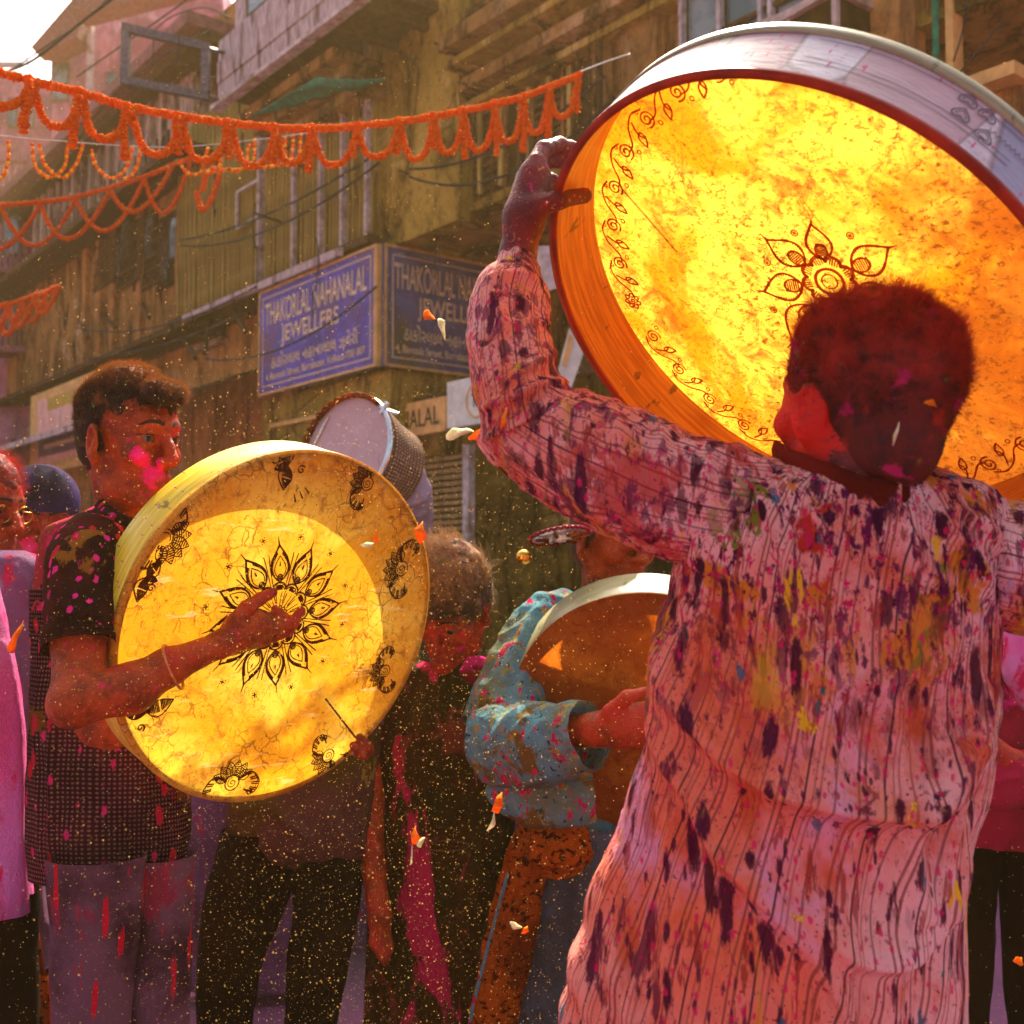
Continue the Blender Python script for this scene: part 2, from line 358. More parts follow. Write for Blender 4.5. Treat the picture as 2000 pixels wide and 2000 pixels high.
def splatter(b, col, base, sets):
    """sets: (mode, scale vector, threshold, softness, colour, mask socket or None)"""
    for (mode, scv, th, so, c, mask, loc) in sets:
        v = b.map(base, scv, loc)
        if mode == 'v':    # drops
            d = b.vor(v, 1, 'F1'); wob = b.ma('ADD', d, b.ma('MULTIPLY', b.ma('SUBTRACT', b.noise(v, 3.4, 5, .75), .5), .62)); f = b.rng(wob, th, th + so, 1, 0)
            pick = b.n('TexVoronoi', Vector=v, Scale=1.0).outputs['Color']; f = b.ma('MULTIPLY', f, b.rng(b.sep(pick)[0], .45, .5))
        else: f = b.rng(b.noise(v, 1, 5, .62, .4), th, th + so)
        if mask is not None: f = b.ma('MULTIPLY', f, mask)
        col = b.mix(f, col, c)
    return col
def kurta(name, su=1.0, rot=False, sleeve=False):
    b = NB(name); x, y, _ = b.sep(b.UV)
    w = b.ma('MULTIPLY', b.ma('SUBTRACT', b.noise(b.map(b.UV, (6 * su, 4, 1)), 1, 2, .5), .5), .006 / su)
    u = b.ma('ADD', x, w)
    def lines(N, off, wd):
        fr = b.ma('FRACT', b.ma('ADD', b.ma('MULTIPLY', u, N), off)); return b.rng(b.ma('ABSOLUTE', b.ma('SUBTRACT', fr, .5)), wd * .5, wd, 1, 0)
    P = b.n('NewGeometry').outputs['Position']
    col = b.mix(b.rng(b.noise(b.O, 3.2, 4, .6), .38, .62), (.90, .21, .11), (.92, .44, .37))
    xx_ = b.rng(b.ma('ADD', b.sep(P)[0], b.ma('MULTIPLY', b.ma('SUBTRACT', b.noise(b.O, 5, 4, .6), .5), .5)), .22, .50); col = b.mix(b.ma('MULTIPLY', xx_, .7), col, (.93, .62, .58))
    col = b.mix(b.rng(b.noise(b.map(b.O, loc=(4, 7, 1)), 3.4, 6, .7), .46, .66), col, (.74, .09, .012))
    col = b.mix(b.rng(b.noise(b.map(b.O, loc=(14, 3, 1)), 3.4, 5, .65), .56, .68, 0, .7), col, (.84, .42, .60))
    N0 = 20 * su
    l1 = lines(N0, .0, .022); l2 = b.ma('MAXIMUM', lines(N0, .26, .026), lines(N0, .36, .026)); l3 = lines(N0, .62, .02); l4 = b.ma('MAXIMUM', lines(N0, .80, .022), lines(N0, .88, .02))
    col = b.mix(b.ma('MULTIPLY', l1, .88), col, (.04, .02, .03)); col = b.mix(b.ma('MULTIPLY', l2, .8), col, (.30, .07, .04))
    col = b.mix(b.ma('MULTIPLY', l3, .6), col, (.08, .03, .05)); col = b.mix(b.ma('MULTIPLY', l4, .55), col, (.33, .09, .05))
    v = b.O; z = b.sep(P)[2]; up = b.rng(z, 1.02, 1.32) if not sleeve else .75; upn = b.rng(z, 1.0, 1.3, .10, 1) if not sleeve else .6
    st = (1, 1, .34)
    def k(s_, e=1.): return (s_, s_, s_ * e)
    col = splatter(b, col, v, [
        ('n', k(13, .7), .56, .06, (.70, .22, .015), upn, (1, 2, 3)), ('n', k(10, .6), .58, .05, (.55, .03, .02), up, (7, 2, 3)),
        ('n', k(16, .6), .62, .03, (.22, .20, .02), upn, (17, 5, 3)), ('n', k(12, .5), .58, .05, (.16, .035, .02), up, (27, 5, 13)),
        ('n', k(55, .5), .54, .06, (.13, .008, .06), up, (2, 9, 5)), ('n', k(90, .45), .58, .05, (.10, .006, .035), upn, (12, 9, 25)), ('n', k(120, .8), .59, .04, (.62, .015, .10), upn, (5, 5, 5)), ('n', k(11, .4), .56, .12, (.66, .10, .02), .7, (31, 5, 5)),
        ('n', k(170), .645, .03, (.03, .006, .02), .9, (15, 25, 5)), ('n', k(30, .6), .68, .02, (.04, .16, .14), None, (8, 25, 5)),
        ('n', k(22, .35), .655, .02, (.88, .50, .02), None, (4, 15, 25)),
        ('v', k(40, .34), .22, .10, (.06, .005, .025), up, (0, 0, 0)), ('v', k(30, .20), .19, .09, (.075, .005, .03), .95, (3.3, 1.7, .4)), ('v', k(62, .24), .16, .10, (.08, .006, .03), .95, (13.3, 1.7, 4.4)), ('v', k(44, .14), .18, .10, (.07, .006, .02), .95, (23.3, 1.7, 9.4)), ('v', k(90, .3), .15, .10, (.10, .008, .04), .9, (63.3, 1.7, 9.4)), ('n', k(60, .22), .585, .05, (.34, .03, .02), .75, (43, 1, 9)), ('n', k(34, .18), .60, .05, (.14, .012, .04), .85, (53, 21, 9)), ('n', k(200, .6), .62, .03, (.35, .01, .08), .7, (73, 21, 9)), ('n', k(12, .16), .60, .05, (.78, .40, .02), .6, (3, 51, 9)), 
        ('v', k(95, .5), .18, .08, (.75, .01, .12), .8, (6.3, 2.7, 3.4)), ('v', k(28, .3), .12, .05, (.02, .14, .20), .8, (1.3, 8.7, 3.4))])
    weave = b.noise(b.map(b.O, (1, 1, .3)), 420, 2, .5); cr_ = b.noise(b.map(b.O, (1, 1, .35)), 40, 4, .6)
    return b.pbr(col, .85, b.bump(b.ma('ADD', b.ma('MULTIPLY', weave, .25), cr_), .85, .010), trans=.18, spec=.06)
M['kurta'] = kurta('pink_striped_kurta_cotton'); M['kurta_sleeve'] = kurta('pink_striped_sleeve_cotton', .36, sleeve=True)
def cloth(name, c, c2=None, drops=(), weave=300, bump=.4, trans=.12, dots=None):
    b = NB(name); n = b.noise(b.O, 5, 5, .6); col = b.mix(b.rng(n, .4, .62), c, c2 or tuple(x * .55 for x in c))
    if dots:
        x, y, _ = b.sep(b.UV); s_ = dots[0]
        q = b.ma('MULTIPLY', b.ma('SINE', b.ma('MULTIPLY', b.ma('ADD', x, b.ma('MULTIPLY', y, 1.15)), s_)), b.ma('SINE', b.ma('MULTIPLY', b.ma('SUBTRACT', x, b.ma('MULTIPLY', y, 1.15)), s_)))
        col = b.mix(b.ma('MULTIPLY', b.rng(q, .25, .6), b.rng(n, .25, .6, .35, 1)), col, dots[1])
    col = splatter(b, col, b.O, drops)
    cr_ = b.noise(b.map(b.O, (1, 1, .5)), 22, 5, .6)
    return b.pbr(col, .9, b.bump(b.ma('ADD', cr_, b.ma('MULTIPLY', b.noise(b.O, weave, 2, .5), .3)), bump * 1.5, .02), trans=trans, spec=.06)
PK = (.85, .0, .13)
M['tshirt'] = cloth('dark_dotted_polo_knit', (.030, .006, .006), (.075, .010, .010), [('n', (7, 7, 6), .60, .04, (.20, .07, .01), None, (0, 0, 0)), ('v', (30, 30, 14), .22, .06, (.60, .01, .04), None, (3, 1, 2)), ('v', (44, 44, 24), .20, .06, (.75, .02, .14), None, (7, 1, 9))], dots=(330, (.30, .10, .11)))
M['tshirt_sleeve'] = cloth('dark_polo_sleeve_knit', (.022, .005, .003), (.09, .010, .006), [('n', (12, 12, 8), .60, .04, (.28, .10, .01), None, (0, 0, 0)), ('v', (34, 34, 15), .26, .06, (.62, .01, .03), None, (3, 1, 2)), ('v', (50, 50, 34), .22, .06, (.85, .02, .20), None, (7, 1, 9)), ('n', (150, 150, 150), .70, .02, (.7, .55, .4), None, (1, 1, 1))])
M['tshoulder'] = cloth('magenta_dusted_polo_knit', (.42, .03, .045), (.30, .09, .02), [('n', (14, 14, 10), .56, .05, (.8, .01, .14), None, (0, 0, 0)), ('n', (60, 60, 60), .62, .03, (.06, .01, .02), None, (0, 5, 0))])
M['trouser'] = cloth('grey_trouser_cloth', (.20, .085, .11), (.06, .022, .028), [('v', (46, 46, 6), .22, .10, (.70, .005, .03), None, (1, 4, 2)), ('n', (60, 60, 8), .64, .05, (.6, .01, .03), None, (5, 4, 2)), ('n', (8, 8, 5), .58, .08, (.30, .03, .06), None, (9, 4, 2)), ('n', (180, 180, 180), .66, .03, (.5, .3, .15), None, (9, 14, 2))])
M['darktrouser'] = cloth('black_trouser_cloth', (.014, .006, .002), (.028, .012, .003))
M['brownshirt'] = cloth('brown_grey_shirt_cloth', (.13, .05, .035), (.10, .07, .006), [('v', (22, 22, 8), .16, .05, (.75, .0, .04), None, (1, 4, 2)), ('n', (12, 12, 9), .62, .04, (.25, .19, .02), None, (1, 0, 0))])
M['darkshirt'] = cloth('dark_olive_brown_shirt_cloth', (.07, .026, .004), (.032, .026, .003), [('n', (9, 9, 2.5), .55, .06, (.70, .01, .09), None, (4, 0, 3)), ('n', (7, 7, 5), .58, .05, (.22, .04, .02), None, (9, 0, 3))])
M['lavender'] = cloth('thin_lavender_cotton', (.52, .42, .56), (.40, .32, .40), trans=.35)
M['teal'] = cloth('teal_kurta_cotton', (.15, .38, .42), (.20, .22, .12), [('n', (14, 14, 10), .58, .04, (.62, .02, .10), None, (1, 4, 2)), ('n', (26, 26, 20), .57, .05, (.45, .33, .06), None, (5, 9, 2)), ('n', (9, 9, 7), .55, .06, (.22, .13, .03), None, (15, 9, 2)), ('n', (60, 60, 60), .60, .04, (.04, .10, .10), None, (5, 29, 2)), ('v', (40, 40, 20), .2, .06, (.80, .01, .12), None, (2, 4, 2))], trans=.2)
M['greyblue'] = cloth('grey_blue_skirt_cotton', (.13, .15, .17), (.09, .09, .085), [('n', (24, 24, 18), .66, .03, (.50, .05, .08), None, (5, 9, 2))])
M['scarf'] = cloth('rust_orange_scarf_cloth', (.52, .09, .004), (.18, .025, .002), [('n', (60, 60, 60), .52, .08, (.07, .012, .003), None, (5, 9, 2))])
M['purple'] = cloth('mauve_grey_shirt_cloth', (.24, .11, .22), (.16, .07, .12), [('n', (14, 14, 10), .60, .04, (.55, .02, .10), None, (5, 9, 2))])
M['pinkcloth'] = cloth('magenta_soaked_kurta_cotton', (.85, .15, .42), (.78, .30, .62), [('n', (8, 8, 3), .54, .06, (.78, .01, .13), None, (5, 9, 2))], trans=.3)
M['magenta'] = cloth('crimson_magenta_shirt_cloth', (.46, .012, .05), (.22, .008, .02), [('n', (7, 7, 5), .58, .05, (.75, .01, .22), None, (5, 9, 2))])
M['cap'] = cloth('blue_purple_cap_cloth', (.06, .03, .14), (.02, .015, .03))
M['gold'] = simple('polished_brass', (.85, .42, .06), .22, .2, 12, 1.)
M['mirror'] = simple('silvered_foil', (.85, .8, .9), .25, .1, 30, .7)
M['metal'] = simple('chrome_hoop', (.75, .7, .65), .25, .15, 30, 1.)
M['red'] = simple('red_sacred_thread', (.6, .01, .01), .7, .2)
M['bangle'] = simple('dull_orange_bangle', (.55, .20, .05), .35, .3, 60, .4)

def skin_membrane(name, c_lo, c_mid, c_hi, vein, roughscale=16, seed=0, tr=.75, crack=False, rust=False):
    b = NB(name); v = b.map(b.O, loc=(seed, seed * 2, 0))
    n1 = b.noise(v, 5, 5, .65, .5); n2 = b.noise(v, roughscale, 6, .7, .9); n3 = b.noise(b.map(v, rot=(0, .5, .8), sc=(1, 2.2, 1)), roughscale * 2.6, 4, .65, 1.5)
    col = b.mix(b.rng(n1, .42, .60), c_mid, c_hi); col = b.mix(b.rng(n2, .47, .70, 0, .85), col, c_lo)
    ridge = b.ma('ABSOLUTE', b.ma('SUBTRACT', b.noise(b.map(v, loc=(5, 5, 1)), roughscale * .8, 4, .6, 1.4), .5))
    cr_ = b.ma('MULTIPLY', b.rng(ridge, .0, .014, 1, 0), b.rng(b.noise(v, 7, 3, .6), .48, .60))
    col = b.mix(b.ma('MULTIPLY', cr_, .8), col, vein); col = b.mix(b.rng(n3, .60, .68, 0, .6), col, vein)
    col = b.mix(b.rng(b.noise(v, 130, 2, .5), .70, .74, 0, .7), col, vein)
    if crack:
        w = b.n('VectorMath', {'operation': 'ADD'}, _0=b.map(v, (1, 1, 1)), _1=b.n('VectorMath', {'operation': 'SCALE'}, _0=b.ncol(v, 24, 3), Scale=.035).outputs[0]).outputs[0]
        e = b.rng(b.vor(w, 34, 'DISTANCE_TO_EDGE'), 0, .055, 1, 0); col = b.mix(b.ma('MULTIPLY', b.ma('MULTIPLY', e, .75), b.rng(b.noise(v, 9, 4, .65), .50, .60)), col, vein)
        col = b.mix(b.rng(b.noise(b.map(v, rot=(0, .8, 0), sc=(1, 1, 6)), 14, 3, .6), .60, .72, 0, .35), col, (1, .85, .4))
    if rust:
        X, Y, Z = b.sep(b.O); m = b.rng(b.ma('ADD', X, b.ma('MULTIPLY', b.ma('SUBTRACT', b.noise(v, 6, 5, .7), .5), .6)), .34, .52)
        fine = b.noise(b.map(v, rot=(.3, .7, .2), sc=(1, 1, 2.0)), 95, 5, .78)
        col = b.mix(b.ma('MULTIPLY', m, .9), col, (.27, .052, .004)); col = b.mix(b.ma('MULTIPLY', b.rng(fine, .52, .60), b.rng(b.ma('ADD', m, b.noise(v, 5, 4, .6)), .3, .8, .40, .95)), col, (.16, .035, .003))
        blot = b.noise(b.map(v, loc=(8, 1, 4)), 8, 6, .75, .8); col = b.mix(b.rng(blot, .52, .64, 0, .6), col, (.55, .13, .006))
    return b.pbr(col, .5, b.bump(n2, .25, .004), trans=tr, tcol=col, spec=.3)
M['membrane_l'] = skin_membrane('yellow_goatskin', (.55, .20, .012), (.86, .40, .012), (.97, .62, .06), (.17, .045, .004), 30, 3, .42, crack=True)
M['membrane_r'] = skin_membrane('amber_mottled_goatskin', (.26, .055, .003), (.76, .24, .004), (.97, .56, .05), (.10, .022, .002), 20, 11, .50, rust=True)
M['membrane_d'] = skin_membrane('dark_brown_drumhead', (.36, .06, .006), (.50, .10, .006), (.66, .17, .01), (.20, .04, .004), 24, 21, .5)
M['membrane_p'] = skin_membrane('pale_pink_drumhead', (.75, .5, .5), (.80, .60, .58), (.85, .66, .66), (.7, .4, .45), 8, 5, .35)
def hoopm(name, c1, c2, paper=False, wood=(.62, .24, .03)):
    b = NB(name); x, y, _ = b.sep(b.UV)
    if paper:
        g = b.noise(b.map(b.UV, (14, 40, 1)), 1, 5, .65); col = b.mix(b.rng(g, .4, .62), c1, c2)
        cell = b.n('TexVoronoi', Vector=b.map(b.UV, (11, 2.2, 1)), Scale=1.0).outputs['Color']; cx_, cy_, cz_ = b.sep(cell)
        col = b.mix(b.rng(cx_, .5, .54, 0, .8), col, (.40, .42, .26)); col = b.mix(b.rng(cy_, .66, .70, 0, .85), col, (.24, .26, .36)); col = b.mix(b.rng(cz_, .7, .74, 0, .7), col, (.50, .26, .24))
        e = b.rng(b.vor(b.map(b.UV, (11, 2.2, 1)), 1, 'DISTANCE_TO_EDGE'), 0, .02, 1, 0); col = b.mix(b.ma('MULTIPLY', e, .7), col, (.18, .12, .10))
        col = splatter(b, col, b.UV, [('v', (140, 40, 1), .14, .06, (.62, .02, .16), None, (0, 0, 0)), ('n', (60, 240, 1), .60, .04, (.50, .30, .36), None, (2, 2, 0))])
        cr_ = b.noise(b.map(b.UV, (30, 150, 1)), 1, 6, .7)
        return b.pbr(col, .38, b.bump(cr_, .5, .006), spec=.5)
    g = b.noise(b.map(b.UV, (10, 160, 1)), 1, 5, .6); g2 = b.noise(b.map(b.UV, (40, 14, 1)), 1, 4, .6)
    col = b.mix(b.rng(g, .38, .62), c1, c2); col = b.mix(b.rng(g2, .62, .68, 0, .8), col, tuple(q * .25 for q in c1))
    col = splatter(b, col, b.UV, [('v', (160, 34, 1), .15, .05, (.60, .02, .22), None, (1, 0, 0))] if c2[1] > .5 else [])
    return b.pbr(col, .4, b.bump(g, .35, .003), spec=.4)
M['hoop_paper'] = hoopm('paper_pasted_drum_hoop', (.60, .52, .50), (.74, .68, .66), True)
M['hoop_in'] = hoopm('orange_varnished_plywood', (.46, .12, .008), (.66, .22, .02))
M['hoop_edge'] = simple('red_stained_hoop_edge', (.30, .022, .008), .5, .3, 20)
M['hoop_yel'] = hoopm('yellow_lacquered_hoop', (.80, .50, .01), (.95, .72, .06))
M['hoop_pale'] = hoopm('cream_drum_hoop', (.24, .22, .09), (.36, .32, .16))
def inkm(name, c, t):
    b = NB(name); n = b.noise(b.O, 120, 4, .7); return b.pbr(b.mix(b.rng(n, .35, .65), tuple(x * .5 for x in c), c), .7, None, trans=t, tcol=c, spec=.1)
M['ink'] = inkm('brown_henna_ink', (.11, .018, .002), .12)
M['ink_r'] = inkm('red_brown_henna_ink', (.42, .055, .004), .45)
M['ink_grey'] = simple('grey_ballpoint_ink', (.16, .14, .15), .7, .1, 60)
M['stick'] = simple('dark_thin_cane', (.10, .05, .02), .6, .2)
M['petal'] = flower('orange_petal', (.9, .16, .0), (1., .30, .02)); M['petal_y'] = flower('pale_yellow_petal', (.75, .70, .30), (.9, .85, .55))
M['pattern'] = cloth('checked_drum_cover_cloth', (.17, .10, .05), (.13, .08, .04), dots=(150, (.62, .36, .30)))
# ------------------------------------------------------------------ the street: ground and facades
FO = np.array([-1.06, 9.0, 0]); FU = np.array([.6253, -.7804, 0]); FN = np.array([-.7804, -.6253, 0]); FZ = np.array([0, 0, 1.0])
def fp(u, v, z): return FO + u * FU + v * FN + z * FZ
def uz(x, y, v):
    d = at(x, y, 1) - CAM; t = (v - (CAM - FO) @ FN) / (d @ FN); p = CAM + t * d; return (p - FO) @ FU, p[2]
def fbox(mb, u0, u1, v0, v1, z0, z1):
    return mb.box(fp((u0 + u1) / 2, (v0 + v1) / 2, (z0 + z1) / 2), FU * (u1 - u0) / 2, FN * (v1 - v0) / 2, FZ * (z1 - z0) / 2)
def fpart(name, mat, root, u0, u1, v0, v1, z0, z1): return fbox(MB(), u0, u1, v0, v1, z0, z1).build(name, mat, root)
def fprism(name, mat, root, pts, v0, v1):    # pts: (u, z) polygon extruded along the facade normal
    n = len(pts); V = [fp(u, v0, z) for u, z in pts] + [fp(u, v1, z) for u, z in pts]
    return obj(name, V, [tuple(range(n)), tuple(range(n, 2 * n))[::-1]] + [(i, i + n, (i + 1) % n + n, (i + 1) % n) for i in range(n)], mat, root, False)
g = MB().box((0, 60, -.25), (90, 0, 0), (0, 110, 0), (0, 0, .25)).build('ground', M['ground']); tag(g, 'powder stained asphalt street under the crowd', kind='structure')

b1 = thing('corner_building', fp(0, -1, 0), 'weathered olive plaster building over the blue jewellery signs with battened bay', 'building')
zO = 3.97
fpart('upper_wall', M['wall_up'], b1, 1.0, 7.5, -1.2, -.3, zO, 5.75)
fpart('upper_wall', M['wall_up'], b1, -1.98, .998, -1.2, -.301, zO, 6.5)
fpart('upper_wall', M['wall_up'], b1, -7.5, -1.985, -1.6, -.45, 3.6, 7.6); fpart('upper_wall', M['wall_up'], b1, -1.982, -.004, -2.3, -1.21, 3.6, 6.4)
fpart('recessed_wall', M['wall'], b1, .0, 7.5, -3.2, -2.25, 0, 5.5)
fpart('lower_wall', M['wall'], b1, -7.5, 0.0, -3.2, -.5, 0, 3.6)
fpart('shop_recess', M['dark'], b1, .9, 3.3, -2.26, -2.2, 0, 2.35)
fpart('corner_pier', M['wall'], b1, -.12, .9, -.3, -.12, 3.92, 6.5)
fpart('side_wall', M['wall'], b1, -.02, .02, -2.3, -.52, 0, 3.97)
# battened bay: every batten a part
ub0, zb0 = uz(642, 497, 0.0); uL, _ = uz(345, 590, 0.0); _, zt = uz(620, 150, .0)
fpart('bay_panel', M['wall'], b1, uL, -.13, -.42, -.06, zb0, zt + .5)
bm = None; u = uL; i = 0
while u < -.16:
    w = .022; 
    if bm is None:
        bm = fbox(MB(), -w / 2, w / 2, -.055, -.012, zb0 + .02, zt + .45); me0 = bm.build('batten', M['batten'], b1); o = me0; base = True
    else: o = me0.copy(); COL.objects.link(o)
    o.location = FU * u + FN * RNG.uniform(-.008, .01) + FZ * RNG.uniform(-.02, .02); o.rotation_euler = (0, 0, 0)
    u += .062 if (i % 7) else .085; i += 1
for (u_, w_) in ((-.22, .03), (-.42, .02), (-.62, .03), (-1.0, .03), (-1.5, .03), (-2.2, .03)): fpart('bay_post', M['pale'] if w_ > .02 else M['batten'], b1, u_, u_ + w_, -.058, .03, zb0 - .02, zt + .4)
fpart('bay_sill', M['timber'], b1, uL - .1, -.1, -.3, .06, zb0 - .07, zb0)
fpart('bay_sill', M['eave'], b1, uL + .4, -.5, .061, .10, zb0 - .10, zb0 - .03)
# small hatch outlined on the battens
u0, z0 = uz(462, 445, .02); u1, z1 = uz(508, 352, .02)
for q in ((u0, u0 + .025, z0, z1), (u1 - .025, u1, z0, z1)): fpart('hatch_frame', M['pale'], b1, q[0], q[1], .012, .035, q[2], q[3])
for zz in (z0 - .02, z1): fpart('hatch_frame', M['pale'], b1, u0, u1, .012, .03, zz, zz + .025)
# projecting timber gallery with bleached fascia boards
eu0, ez0 = uz(424, 194, .55); eu1 = uz(712, -12, .55)[0]
fpart('gallery_floor', M['timber'], b1, eu0, eu1, -.45, .50, ez0 + .02, ez0 + .1)
for k in range(3):
    fpart('fascia_board', M['eave'], b1, eu0, eu1 - .02, .502 + .012 * (k % 2), .54 + .012 * (k % 2), ez0 - .06 + k * .205, ez0 - .06 + k * .205 + .195)
fpart('fascia_cap', M['pale'], b1, eu0 - .05, eu1, .50, .60, ez0 - .10, ez0 - .062)
fpart('gallery_wall', M['eave'], b1, eu0 + .15, eu1 - .1, .30, .45, ez0 + .56, ez0 + 2.0)
for k in range(12):
    uu = eu0 + .3 + k * .42
    if uu < eu1 - .1: fpart('gallery_joist', M['timber'], b1, uu, uu + .07, -.43, .49, ez0 - .08, ez0 + .02)
wu0, wz0 = uz(487, 48, .46); wu1, wz1 = uz(530, -60, .46)
w = fpart('window', M['timber'], b1, wu0, wu1, .45, .49, wz0, wz1); fpart('pane', M['glass'], w, wu0 + .06, wu1 - .06, .491, .497, wz0 + .06, wz1 - .05)
# soffit mouldings under the gallery
for k, (zz, vv) in enumerate(((ez0 - .14, .40), (ez0 - .24, .28), (ez0 - .36, .15))): fpart('moulding', M['wall_up'], b1, eu0 + .2, -.1, -.4, vv, zz - .09, zz)
# weathered corbels and mouldings on the right of the corner
mu, mz = uz(880, 235, -.2)
for k, (dz, vv, hh) in enumerate(((0, -.16, .05), (.10, -.08, .09), (.26, .02, .05), (.36, .10, .12), (.55, -.05, .06), (.68, -.12, .05))):
    fpart('cornice', M['wall_up'] if k % 2 else M['wall'], b1, .905 + .03 * (k % 2), 3.05, -.32, vv, mz + dz, mz + dz + hh)
fpart('string_course', M['wall'], b1, .9, 7.4, -.32, -.22, zO + .02, zO + .09)
for px_, r_ in ((1172, .022), (1128, .014), (1150, .010)):
    u_, _ = uz(px_, 200, -.2); MB().bar(fp(u_, -.2, zO + .1), fp(u_, -.2, 5.9), r_, 8).build('pipe', M['timber'], b1)
u_, _ = uz(1240, 100, -.25); fpart('pilaster', M['wall_up'], b1, u_ - .1, u_ + .22, -.3, -.22, zO, 5.74)
# the casement window above the raised drum
wl, wz = uz(1338, 150, -.26); wr, _ = uz(1672, 150, -.26); wz = uz(1500, 130, -.26)[1]
win = fpart('window', M['dark'], b1, wl, wr, -.31, -.27, wz - .2, wz + 1.2)
xs = [1338, 1412, 1493, 1512, 1585, 1598, 1672]
for k in range(6):
    a, b_ = uz(xs[k], 90, -.26)[0], uz(xs[k + 1], 90, -.26)[0]
    if b_ - a > .06: fpart('pane', M['glass'], win, a + .03, b_ - .02, -.268, -.262, wz - .15, wz + 1.15)
for x_ in xs:
    a = uz(x_, 90, -.26)[0]; fpart('mullion', M['pale'], win, a - .013, a + .013, -.26, -.215, wz - .18, wz + 1.18)
for dz in (0.02, .32): fpart('glazing_bar', M['timber'], win, wl + .03, wr - .03, -.258, -.235, wz + dz, wz + dz + .025)
u_, _ = uz(1752, 100, -.25); fpart('pier', M['wall_tan'], b1, u_ - .12, u_ + .13, -.3, -.2, zO - .3, 5.73)
u_, _ = uz(1830, 200, -.18); MB().bar(fp(u_, -.18, 2.6), fp(u_, -.18, 5.7), .016, 10).build('drain_pipe', M['green'], b1)
u_, _ = uz(1852, 200, -.18); fpart('conduit', M['frame'], b1, u_ - .02, u_ + .02, -.29, -.2, 2.4, 5.7)
u0, z0 = uz(1872, 172, 0); u1, z1 = uz(1985, 120, 0)
fpart('ledge', M['frame'], b1, u0, u1, -.3, .02, z0 - .03, z0 + .03); fpart('ledge_panel', M['wall_tan'], b1, u0 + .06, u1 - .04, -.29, -.1, z0 - 1.2, z0 - .04)
fpart('overhang_soffit', M['wall_up'], b1, .0, 7.5, -2.26, -1.15, 3.99, 4.05)

acb = thing('hooded_box', fp(*[uz(1500, 60, 0)[0], 0, uz(1500, 60, 0)[1]]), 'small beige hooded box projecting below the window over the raised drum', 'air vent')
u0, z0 = uz(1440, 62, .1); u1, z1 = uz(1535, 28, .1); u2, _ = uz(1640, 60, .1)
fprism('hood', M['ac'], acb, [(u0, z0), (u1, z1 + .01), (u1, z1 - .035), (u0, z0 - .035)], -.2, .12)
fprism('hood', M['ac'], acb, [(u1 + .003, z1 + .01), (u2, z0), (u2, z0 - .035), (u1 + .003, z1 - .035)], -.2, .12)
fpart('box_body', M['dark'], acb, u0 + .03, u2 - .03, -.2, .08, z0 - .4, z0 - .04)
for uu in (u0 + .01, (u0 + u2) / 2, u2 - .04): fpart('corner_post', M['ac'], acb, uu, uu + .03, .081, .11, z0 - .4, z0 - .036)

# green tarpaulin stretched under the gallery
tu = thing('tarpaulin', fp(-1, .3, 4.5), 'torn green tarpaulin stretched under the timber gallery', 'tarpaulin')
N_ = 26; V = []
a0, a1, a2, a3 = [np.array(fp(uz(x, y, v)[0], v, uz(x, y, v)[1])) for x, y, v in ((488, 228, .60), (620, 150, .62), (758, 153, .45), (575, 200, .45))]
for i in range(N_):
    for j in range(8):
        s_, t_ = i / (N_ - 1), j / 7; V.append((a0 * (1 - s_) + a1 * s_) * (1 - t_) + (a3 * (1 - s_) + a2 * s_) * t_ + np.array([0, 0, -.05 * math.sin(s_ * 9) * t_ * (1 - t_) * 2 - .03 * random.random() * t_]))
o = obj('sheet', V, grid_faces(N_, 8, False), M['green'], tu); md = o.modifiers.new('s', 'SOLIDIFY'); md.thickness = .004

# the long cream and tan houses further down the street
b2 = thing('cream_building', fp(-9, -1, 0), 'stained cream and tan house with caged windows left of the blue sign', 'building')
cu1, cz1 = uz(430, 45, -.1); cu0, cz0 = uz(172, 270, -.1)
lu0 = uz(-40, 500, -.2)[0]
fpart('upper_wall', M['wall_cream'], b2, -24, -7.51, -2.2, -.4, 3.2, 6.95)
fpart('upper_wall', M['wall_cream'], b2, -7.5, uL - .02, -.44, -.16, 5.2, 6.9)
fpart('roof_eave', M['roof'], b2, -24, cu1 - .05, -.6, .25, cz1 - .08, cz1 + .06)
fpart('roof_eave', M['timber'], b2, -24, cu1 - .05, -.6, .1, cz1 - .2, cz1 - .09)
su, sz = uz(395, 298, .1)
fprism('shade_roof', M['timber'], b2, [(-13.5, sz - .12), (su, sz + .02), (su, sz + .10), (-13.5, sz - .04)], -.4, .35)
for k in range(16): fpart('cream_batten', M['wall_cream'], b2, uL - .5 - k * .36, uL - .42 - k * .36, -.158, -.10, sz + .05, 6.9)
for k in range(16): fpart('gap_strip', M['timber'], b2, uL - .34 - k * .36, uL - .30 - k * .36, -.159, -.14, sz + .3, 6.4)
fpart('caged_bay', M['wall_up'], b2, -13.5, uL - .02, -.42, -.12, zb0 - .05, sz)
for k, x_ in enumerate((352, 275, 222, 196, 168)):
    uu = uz(x_, 480, -.08)[0]; fpart('pilaster', M['wall_tan'], b2, uu - .09, uu + .07, -.12, -.06, zb0 - .02, sz - .05)
cages = ((203, 245), (250, 292), (297, 340))
